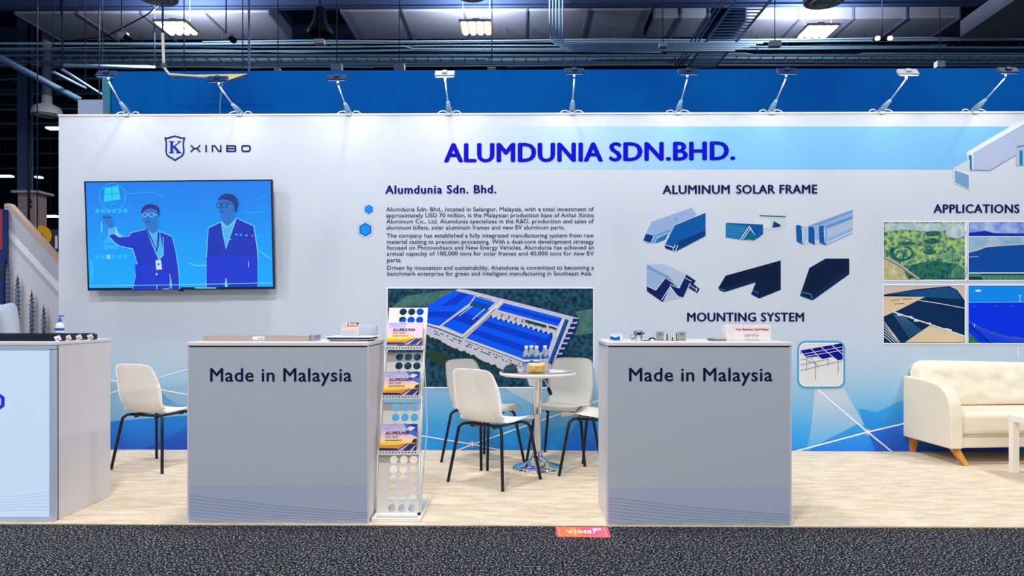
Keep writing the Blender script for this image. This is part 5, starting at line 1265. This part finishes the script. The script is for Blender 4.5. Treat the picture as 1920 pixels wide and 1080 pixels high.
# high bay fixtures ---------------------------------------------------------
stripm = emitmat('led strip', (255, 232, 190), 9.0); bayh = mat('white high bay housing', (210, 206, 198), 0.4)
def highbay(label, x, y, z, k_=1.0):
    t = thing('high_bay_light', label, 'ceiling light', (x, y, z), 0, 'led high bays of the hall')
    mb = MB(); mb.box(-.36, .36, -.38, .38, .02, .07, bayh, .006); mb.box(-.08, .08, -.2, .2, .07, .16, bayh, .01); mb.build('housing', t, world=False)
    for k in range(4):
        mb = MB(); xx = -.255 + k * .17; mb.box(xx - .045, xx + .045, -.35, .35, -.012, .02, stripm, .006); mb.build('led_strip', t, world=False)
    mb = MB()
    for s in (-1, 1): mb.tube([(s * .3, 0, .07), (s * .3, 0, 9.6 - z)], .006, steeld, 5)
    mb.build('hanger', t, world=False)
    L = bpy.data.lights.new('high_bay_lamp', 'AREA'); L.shape = 'SQUARE'; L.size = .68; L.energy = HIGHBAY_W * k_; L.color = (1, .975, .94)
    o = bpy.data.objects.new('high_bay_lamp', L); COL.objects.link(o); o.parent = t; o.location = (0, 0, -.03)
    U = bpy.data.lights.new('added_deck_fill', 'AREA'); U.shape = 'SQUARE'; U.size = .6; U.energy = DECK_FILL_W; U.color = (1, .96, .9)  # extra lamp above the housing, added to lift the dark ceiling
    o = bpy.data.objects.new('added_deck_fill', U); COL.objects.link(o); o.parent = t; o.location = (0, 0, .17); o.rotation_euler = (PI, 0, 0)
ZB = 7.5
bays = [Hz(331, 54, ZB), Hz(893, 54, ZB), Hz(1533, 61, ZB)]
for p, nm in zip(bays, ('left', 'centre', 'right')): highbay('lit rectangular high bay light hanging at upper %s' % nm, p.x, p.y, ZB)
for yy, ro in ((5.3, 'over the booth'), (0.3, 'over the aisle'), (-6.4, 'behind the aisle')):
    for p, nm in zip(bays, ('left', 'centre', 'right')): highbay('rectangular high bay light %s, %s' % (ro, nm), p.x, yy, ZB, 0.84 if yy > 5 else 1.3)
# round diffusers
diffm = mat('white diffuser', (244, 244, 246), 0.4)
def diffuser(px, py, r, lab_, z=7.2):
    p = Hz(px, py, z); t = thing('round_diffuser', lab_, 'air vent', p, 0, 'round ceiling diffusers')
    mb = MB(); mb.lathe([(r, .0), (r * 1.04, .06), (r * .9, .2), (r * .35, .3), (r * .35, .5), (0, .5)], p, diffm, 28); mb.build('outer_cone', t)
    mb = MB(); mb.lathe([(r * .66, -.03), (r * .72, .0), (r * .55, .1)], p, diffm, 24); mb.lathe([(0, -.05), (r * .36, -.03), (r * .4, 0), (r * .2, .06)], p, diffm, 20); mb.build('inner_ring', t)
    mb = MB(); mb.tube([p + Vector((0, 0, .5)), Vector((p.x, p.y, 9.6))], .12, duct, 10); mb.build('neck', t)
diffuser(1545, 4, .37, 'white round diffuser at the top edge above the right high bay'); diffuser(296, -2, .36, 'round diffuser cut by the top edge above the left high bay'); diffuser(885, -6, .27, 'round diffuser cut by the top edge above the centre high bay'); diffuser(88, 216, .36, 'round diffuser low at the far left beside the booth wall end', 6.4)
# horn loudspeaker
p = W(600, 62, 15.5); t = thing('horn_loudspeaker', 'black bell-shaped pendant loudspeaker at upper left', 'loudspeaker', p)
mb = MB(); mb.lathe([(0, .0), (.24, -.02), (.27, .03), (.2, .14), (.14, .3), (.12, .5), (.05, .56), (0, .56)], p, dark_metal, 22); mb.build('bell', t)
mb = MB(); mb.tube([p + Vector((0, 0, .55)), Vector((p.x, p.y, 9.6))], .012, dark_metal, 6); mb.build('hanger', t)
# cameras and boxes under the ceiling
def camera_unit(px, py, Y, lab_, s=1.0):
    p = W(px, py, Y); t = thing('security_camera', lab_, 'camera', p, 0, 'white ceiling devices')
    mb = MB(); mb.box(-.07 * s, .13 * s, -.06 * s, .06 * s, 0, .12 * s, offw, .02 * s); mb.build('body', t, world=False)
    mb = MB(); mb.tube([(.1 * s, -.02, .02 * s), (.19 * s, -.05 * s, -.05 * s)], .06 * s, dark_metal, 10); mb.build('lens', t, world=False)
    mb = MB(); mb.tube([(0, 0, .12 * s), (0, 0, 9.6 - p.z)], .012, steeld, 6); mb.build('drop_rod', t, world=False)
camera_unit(228, 72, 15, 'white camera on a drop rod left of the left high bay'); camera_unit(424, 74, 15, 'white camera on a drop rod right of the left high bay')
def device(name, cat, px0, py0, px1, py1, Y, lab_, m=offw):
    a, b = W(px0, py1, Y), W(px1, py0, Y); t = thing(name, lab_, cat, a)
    mb = MB(); mb.box(a.x, b.x, Y, Y + .15, a.z, b.z, m, .01); mb.build('body', t)
    mb = MB(); mb.tube([((a.x + b.x) / 2, Y + .07, b.z), ((a.x + b.x) / 2, Y + .07, 9.6)], .01, steeld, 6); mb.build('hanger', t)
device('junction_box', 'box', 588, 72, 607, 81, 14.4, 'white box under the black bell loudspeaker'); device('projector', 'projector', 1444, 76, 1466, 86, 15, 'white device left below the right high bay'); device('junction_box', 'box', 1237, 78, 1251, 87, 15, 'white box at the end of the centre conduits')
device('floodlight', 'floodlight', 1758, 113, 1773, 125, 15, 'small white tilted floodlight over the right part of the blue partition'); device('junction_box', 'box', 514, 126, 524, 135, 15, 'small pale box over the blue partition, left of centre', mat('pale blue plastic', (130, 160, 200), .5))
for j, (a_, b_, c_, d_) in enumerate(((620, 118, 640, 132), (738, 118, 758, 132), (914, 126, 930, 133))): device('junction_box', 'box', a_, b_, c_, d_, 14.6 + j * .4, ('grey-blue box over the third arm lamp', 'grey-blue box left of the fourth arm lamp', 'grey-blue box right of the fourth arm lamp')[j], mat('grey-blue box', (120, 138, 164), .5))
# twin lights
p = W(1656, 72, 17); t = thing('emergency_light', 'pair of small lit lamps right of the right high bay', 'light', p)
mb = MB(); mb.box(-.2, .2, 0, .1, -.03, .03, dark_metal, .01); mb.tube([(0, .05, .03), (0, .05, 9.6 - p.z)], .01, steeld, 6); mb.build('bar', t, world=False)
for s in (-1, 1):
    mb = MB(); mb.lathe([(0, -.05), (.05, -.045), (.06, -.02), (.05, .03), (0, .05)], (s * .14, -.03, .0), emitmat('small lamp', (255, 250, 235), 1.6), 12); mb.build('lamp_bulb', t, world=False)
# hanging cable and lit board
mb = MB(); mb.tube([W(467, -60, 10.5), W(467, 120, 10.5), W(465, 170, 10.5), W(467, 235, 10.5)], .016, mat('violet-grey cable', (96, 92, 150), 0.5), 7); tag(mb.build('hanging_cable'), 'thin cable hanging down right of the second arm lamp', 'cable')
mb = MB(); mb.tube([W(412, 235, YW + .2), W(413, 190, YW + .2), W(417, 158, YW - .1), W(410, 149, YW - .36)], .007, mat('blue cable', (90, 150, 210), 0.5), 6); tag(mb.build('hanging_cable'), 'thin blue cable behind the second arm lamp', 'cable')
mb = MB(); mb.tube([Vector((W(360, 20, 16).x, 16, 9.6)), W(345, -30, 16), W(275, 28, 16), W(200, 68, 16), W(120, 78, 16), Vector((W(100, 70, 16).x, 16, 9.6))], .015, dark_metal, 6); tag(mb.build('hanging_cable'), 'black cable sagging left of the left high bay', 'cable')
t = thing('light_bracket', 'pale bent metal bracket dropping from the left high bay to the yellowish board', 'bracket', W(307, 60, 8.55))
mb = MB(); mb.tube([W(305, 62, 8.55), W(307, 118, 8.55), W(307, 126, 8.55), W(318, 140, 8.5), W(386, 144, 8.45)], .017, mat('pale bracket metal', (214, 210, 200), 0.35), 7); mb.build('pipe', t)
mb = MB(); p = W(305, 62, 8.55); mb.tube([p, (p.x, p.y, 9.6)], .012, steeld, 6); mb.build('hanger_rod', t)
mb = MB(); p = W(307, 124, 8.55); mb.lathe([(0, -.035), (.03, -.03), (.03, .03), (0, .035)], p, alum, 10); mb.build('joint', t)
P1 = lambda x, y, Y: W(x, y, Y); t = thing('display_board', 'pale yellowish board behind the second arm lamp head', 'board', P1(400, 146, 8.5))
for x_ in (345, 455): mb = MB(); p = P1(x_, 139, 8.6); mb.tube([p, (p.x, p.y, 9.6)], .006, steeld, 5); mb.build('hanger_rod', t)
mb = MB(); mb.prism([P1(320, 141, 8.5), P1(465, 138, 8.5), P1(428, 150, 8.5), P1(426, 144, 8.5), P1(322, 144, 8.5)], (0, .05, 0), mat('yellowish board', (236, 214, 150), 0.6)); mb.build('board', t)

# far left: neighbouring booth, column, sign ------------------------------------
colm = mat('mauve painted column', (120, 104, 110), 0.55); colw = mat('pale column cladding', (176, 160, 156), 0.55)
a, b = W(33, 362, 20), W(66, 362, 20); t = thing('column', 'clad steel column behind the slanted white booth panel', 'column', ((a.x + b.x) / 2, 20, 0))
mb = MB(); mb.box(a.x, b.x, 20, 20.5, 0, a.z, colw, .01); mb.build('cladding', t)
mb = MB(); c, d = W(38, 200, 20.1), W(53, 200, 20.1); mb.box(c.x, d.x, 20.1, 20.3, a.z, 9.6, steel); mb.box(c.x - .06, d.x + .1, 20.06, 20.1, a.z, 9.6, mat('column shade', (60, 84, 128), 0.5)); mb.build('shaft', t)
mb = MB(); mb.box(a.x - .12, b.x + .14, 19.9, 20.6, a.z, a.z + .06, offw); mb.build('cap_plate', t)
mb = MB()
for k in range(4): p = W(57 + 2 * (k % 2), 374 + k * 4.5, 19.995); mb.box(p.x - .05, p.x + .02, 19.985, 19.998, p.z - .02, p.z + .02, dark_metal)
mb.build('mark', t)
mb = MB(); a, b = W(54, 140, 19.4), W(54, 600, 19.4); mb.tube([(a.x, 19.4, 9.6), (a.x, 19.4, 0)], .03, dark_metal, 6); tag(mb.build('drop_pipe'), 'dark pipe running down in front of the clad column', 'pipe')
# slanted panel
NY = 8.6; P = lambda px, py, l=0.0: W(px, py, NY - l)
t = thing('booth_partition', 'white neighbouring booth panel with a slanted top edge', 'panel', W(60, 700, NY))
mb = MB(); z0 = W(60, 857, NY)
foot = lambda px: Vector((W(px, 600, NY).x, NY, 0))
mb.prism([P(8, 384), P(16, 384), P(112, 490), P(200, 587), foot(200), foot(8)], (0, .08, 0), mat('neighbour white panel', (206, 206, 216), 0.5)); mb.build('panel', t)
mb = MB(); g1 = mat('grey panel stripe', (178, 182, 196), 0.5); g2 = mat('bright panel stripe', (224, 226, 234), 0.5)
mb.poly([P(9, 388, .002), P(15, 388, .002), P(112, 492, .002), P(112, 545, .002), P(9, 420, .002)], g1); mb.poly([P(9, 421, .003), P(112, 533, .003), P(112, 550, .003), P(9, 436, .003)], g2); mb.poly([P(9, 437, .002), P(112, 551, .002), P(112, 562, .002), P(9, 446, .002)], g1); mb.build('stripe_print', t)
mb = MB(); mb.prism([P(8, 382, .01), P(16, 381, .01), P(116, 492, .01), P(112, 497, .01), P(15, 389, .01), P(8, 388, .01)], (0, .1, 0), mat('tan edge', (190, 160, 140), 0.5)); mb.build('edge_strip', t)
mb = MB(); mb.box(W(-60, 400, NY - .1).x, W(7.5, 400, NY - .1).x, NY - .12, NY - .02, 0, W(0, 392, NY - .1).z, mat('navy side panel', (16, 44, 110), 0.5)); c = mb.build('booth_partition'); tag(c, 'navy panel with a red top at the left picture edge', 'panel')
mb = MB(); mb.box(W(-60, 400, NY - .1).x, W(7, 400, NY - .1).x, NY - .124, NY - .1215, W(0, 470, NY).z, W(0, 396, NY).z, mat('red print', (150, 60, 80), 0.5)); mb.build('red_print', c)
# ground screws mounted on the panel
screwm = mat('galvanised steel', (120, 140, 166), 0.35, 0.5)
for j, (px, py, lab_) in enumerate(((13, 481, 'tallest galvanised ground screw on the white panel, leftmost'), (33, 512, 'galvanised ground screw second from left on the white panel'), (59.5, 541, 'galvanised ground screw third from left on the white panel'), (82, 569, 'short galvanised ground screw fourth from left on the white panel'), (105, 603, 'shortest galvanised ground screw beside the booth wall edge'))):
    p = W(px, py, NY - .06); t = thing('ground_screw', lab_, 'ground screw', (p.x, p.y, .9), 0, 'ground screws on the white panel'); zl = .9
    mb = MB(); mb.lathe([(0, p.z), (.008, p.z - .06), (.019, p.z - .2), (.019, zl), (0, zl)], (p.x, p.y, 0), screwm, 14); mb.build('shaft', t)
    mb = MB(); n = int((p.z - .06 - 1.0) / .05) * 12; rad = lambda z: min(.022, .003 + (p.z - z) * .1) + .006
    mb.tube([(p.x + rad(p.z - .06 - k * .0042) * math.cos(k * PI / 6), p.y + rad(p.z - .06 - k * .0042) * math.sin(k * PI / 6), p.z - .06 - k * .0042) for k in range(n)], .0045, screwm, 5); mb.build('thread', t)
# yellow sign beyond
SYY = 13.0; P = lambda px, py, l=0.0: W(px, py, SYY - l)
t = thing('hanging_sign', 'black sign with a yellow round logo beyond the slanted panel', 'sign', P(90, 495))
mb = MB(); mb.prism([P(66, 430), P(190, 430), P(190, 497), P(66, 497)], (0, .1, 0), mat('black sign', (52, 50, 62), 0.5)); mb.build('board', t)
yel = mat('yellow logo', (250, 186, 20), 0.5)
mb = MB(); disc(mb, (78, 442), 19, yel, lambda x, y: P(x, y, .004), 26); mb.poly([P(74, 448, .006), P(80, 446, .006), P(93, 470, .006), P(87, 474, .006)], yel); stroke(mb, [(70, 438), (84, 458)], 4, mat('black sign', (52, 50, 62), 0.5), lambda x, y: P(x, y, .008)); stroke(mb, [(77, 438), (88, 456)], 3, mat('black sign', (52, 50, 62), 0.5), lambda x, y: P(x, y, .008)); mb.poly([P(100, 488, .004), P(190, 488, .004), P(190, 497, .004), P(106, 497, .004)], yel); mb.build('emblem', t)
mb = MB(); text(mb, 'MOS', (96, 484), (117, 484), 10, white_ink, lambda x, y: P(x, y, .008), off=.01); rect(mb, 103, 442, 108, 466, white_ink, lambda x, y: P(x, y, .006)); mb.build('lettering', t)
mb = MB()
for px in (70, 186): p = P(px, 430); mb.tube([p, Vector((p.x, p.y, 9.6))], .01, steeld, 5)
mb.build('hanger', t)
# far lights at the left
for px, py, Y, w_, lab_ in ((10, 329, 27.5, .3, 'bright far lights at the left edge above the slanted panel'), (101, 239, 22.5, .22, 'bright lamp beside the left end of the booth wall'), (94, 404, 24, .3, 'dim far lamp above the yellow sign'), (73, 331, 27.5, .12, 'tiny far lamp right of the column')):
    p = W(px, py, Y); t = thing('far_light', lab_, 'light', p)
    mb = MB(); mb.box(-w_, w_, -.1, .1, 0, .05, steeld, .01); mb.tube([(0, 0, .05), (0, 0, 9.6 - p.z)], .01, steeld, 5); mb.build('housing', t, world=False)
    mb = MB(); mb.box(-w_ * .9, w_ * .9, -.12, .12, -.06, 0, emitmat('far lamp', (255, 244, 225), 2.5 if Y != 24 else .7), .02); mb.build('tube', t, world=False)
# roof joists running away at the left
for k in range(7):
    p = W(20 + (k % 3) * 30, 150 + k * 28, 24 + k * 1.5); mb = MB(); mb.tube([(p.x - 5, p.y, p.z), (p.x + 4, p.y + .5, p.z + .2)], .05, steel, 5); tag(mb.build('truss_tube'), 'blue-grey roof tube at the far left, %s from the top' % ('first', 'second', 'third', 'fourth', 'fifth', 'sixth', 'seventh')[k], 'truss', 'far roof tubes at left')

# ================================================================== person behind the glowing counter
PX = W(-22, 600, 6.0).x
t = thing('person', 'person in a light grey shirt seated behind the glowing counter, only a shoulder in view', 'person', (PX, 6.0, 0))
def skin_mesh(name, verts, edges, rad, m, parent, root=0):
    me = bpy.data.meshes.new(name); me.from_pydata(verts, edges, []); o = bpy.data.objects.new(name, me); COL.objects.link(o)
    md = o.modifiers.new('skin', 'SKIN'); sd = o.modifiers.new('sub', 'SUBSURF'); sd.levels = 2; sd.render_levels = 2; md.use_smooth_shade = True
    for k, r in enumerate(rad): me.skin_vertices[0].data[k].radius = (r, r)
    me.skin_vertices[0].data[root].use_root = True
    dg = bpy.context.evaluated_depsgraph_get(); dg.update()
    ev = bpy.data.meshes.new_from_object(o.evaluated_get(dg)); o.modifiers.clear(); o.data = ev; ev.materials.clear(); ev.materials.append(m)
    for p in ev.polygons: p.use_smooth = True
    if parent: o.parent = parent
    return o
shirtm = mat('light grey shirt', (176, 186, 200), 0.8, bump=(14, .4)); skinm = mat('skin tone', (200, 150, 124), 0.5)
SH = 1.235
body = [(0, 0, .74), (0, -.02, .95), (0, -.03, 1.13), (0, -.02, 1.30), (0, -.03, 1.40), (0, -.05, 1.52),
        (.17, -.02, SH), (.215, -.06, .99), (.16, -.28, .84), (.14, -.34, .815), (-.17, -.02, SH), (-.22, -.06, .99), (-.16, -.28, .84), (-.13, -.34, .815),
        (.09, -.02, .70), (.11, -.38, .70), (.11, -.40, .28), (.11, -.5, .26), (-.09, -.02, .70), (-.11, -.38, .70), (-.11, -.40, .28), (-.11, -.5, .26)]
edg = [(0, 1), (1, 2), (2, 3), (3, 4), (4, 5), (2, 6), (6, 7), (7, 8), (8, 9), (2, 10), (10, 11), (11, 12), (12, 13), (0, 14), (14, 15), (15, 16), (16, 17), (0, 18), (18, 19), (19, 20), (20, 21)]
for s, pv in ((1, 9), (-1, 13)):
    px0, py0, pz0 = body[pv]
    for q, (dx, L1) in enumerate(((-.03, .036), (-.01, .042), (.01, .04), (.03, .032))):
        n0 = len(body); body += [(px0 + dx, py0 - .035, pz0 + .004), (px0 + dx * 1.15, py0 - .035 - L1 * .7, pz0 - .006), (px0 + dx * 1.2, py0 - .035 - L1 * 1.25, pz0 - .024)]
        edg += [(pv, n0), (n0, n0 + 1), (n0 + 1, n0 + 2)]
    n0 = len(body); body += [(px0 - s * .042, py0 + .012, pz0 + .004), (px0 - s * .052, py0 - .02, pz0 - .004)]; edg += [(pv - 1, n0), (n0, n0 + 1)]
rads = [.15, .13, .15, .055, .054, .08, .08, .055, .04, .035, .08, .055, .04, .035, .095, .07, .045, .04, .095, .07, .045, .04]
hd = len(body); body.append((0, -.045, 1.59)); edg.append((5, hd))
rads += [.0095, .009, .008] * 4 + [.011, .009] + [.0095, .009, .008] * 4 + [.011, .009] + [.082]
skin_mesh('body', body, edg, rads, skinm, t)
top = [(0, 0, .80), (0, -.02, .95), (0, -.03, 1.12), (0, -.02, 1.25), (.175, -.02, SH + .01), (.222, -.06, .985), (.19, -.2, .94), (-.175, -.02, SH + .01), (-.222, -.06, .985), (-.18, -.2, .94)]
skin_mesh('shirt', top, [(0, 1), (1, 2), (2, 3), (2, 4), (4, 5), (5, 6), (2, 7), (7, 8), (8, 9)], [.17, .155, .175, .10, .098, .072, .058, .098, .072, .058], shirtm, t)
hairm = mat('black hair', (18, 16, 18), 0.6)
mb = MB(); mb.lathe([(0, .125), (.05, .118), (.085, .085), (.098, .045), (.096, .0), (.085, -.05), (.06, -.08)], (0, -.012, 1.545), hairm, 18)
for v in mb.bm.verts:
    if v.co.y < -.04 and v.co.z < 1.60: v.co.y = -.04
mb.build('hair', t, world=False)
mb = MB()
for s in (-1, 1): mb.lathe([(0, -.012), (.009, -.007), (.012, 0), (.009, .007), (0, .012)], (s * .031, -.118, 1.545), mat('eye white', (235, 235, 235), .3), 10); mb.lathe([(0, -.006), (.005, -.003), (.005, .003), (0, .006)], (s * .031, -.129, 1.545), hairm, 8); mb.tube([(s * .018, -.13, 1.568), (s * .045, -.12, 1.57)], .004, hairm, 5)
mb.build('eyes', t, world=False)
mb = MB(); mb.tube([(0, -.125, 1.535), (0, -.142, 1.51), (0, -.138, 1.5), (0, -.125, 1.497)], [.007, .011, .012, .008], skinm, 8); mb.build('nose', t, world=False)
mb = MB(); mb.tube([(-.024, -.12, 1.474), (0, -.128, 1.472), (.024, -.12, 1.474)], [.003, .006, .003], mat('lips', (170, 92, 88), .5), 6); mb.build('mouth', t, world=False)
for s in (-1, 1): mb = MB(); mb.lathe([(0, -.03), (.011, -.02), (.014, .005), (.01, .025), (0, .03)], (s * .088, -.045, 1.515), skinm, 10); mb.build('ear', t, world=False)
tr = [(0, 0, .74), (.1, -.02, .70), (.115, -.38, .70), (.115, -.40, .34), (-.1, -.02, .70), (-.115, -.38, .70), (-.115, -.40, .34)]
skin_mesh('trousers', tr, [(0, 1), (1, 2), (2, 3), (0, 4), (4, 5), (5, 6)], [.15, .11, .085, .065, .11, .085, .065], mat('dark trousers', (30, 34, 48), 0.8), t)
ts = thing('bar_stool', 'dark bar stool under the seated person behind the glowing counter', 'stool', (PX, 6.0, 0))
mb = MB(); mb.lathe([(0, .60), (.19, .60), (.2, .58), (.19, .56), (0, .56)], (0, 0, 0), dark_metal, 24); mb.build('seat', ts, world=False)
mb = MB(); mb.lathe([(.025, .02), (.025, .56)], (0, 0, 0), chrome, 12); mb.build('pedestal', ts, world=False)
mb = MB(); mb.lathe([(0, 0), (.2, 0), (.2, .012), (.03, .04)], (0, 0, 0), chrome, 24); mb.build('base', ts, world=False)
mb = MB(); mb.tube([(.16 * math.cos(k * PI / 8), -.05 + .3 * -math.sin(k * PI / 8), .24) for k in range(17)], .01, chrome, 6); mb.build('footrest', ts, world=False)
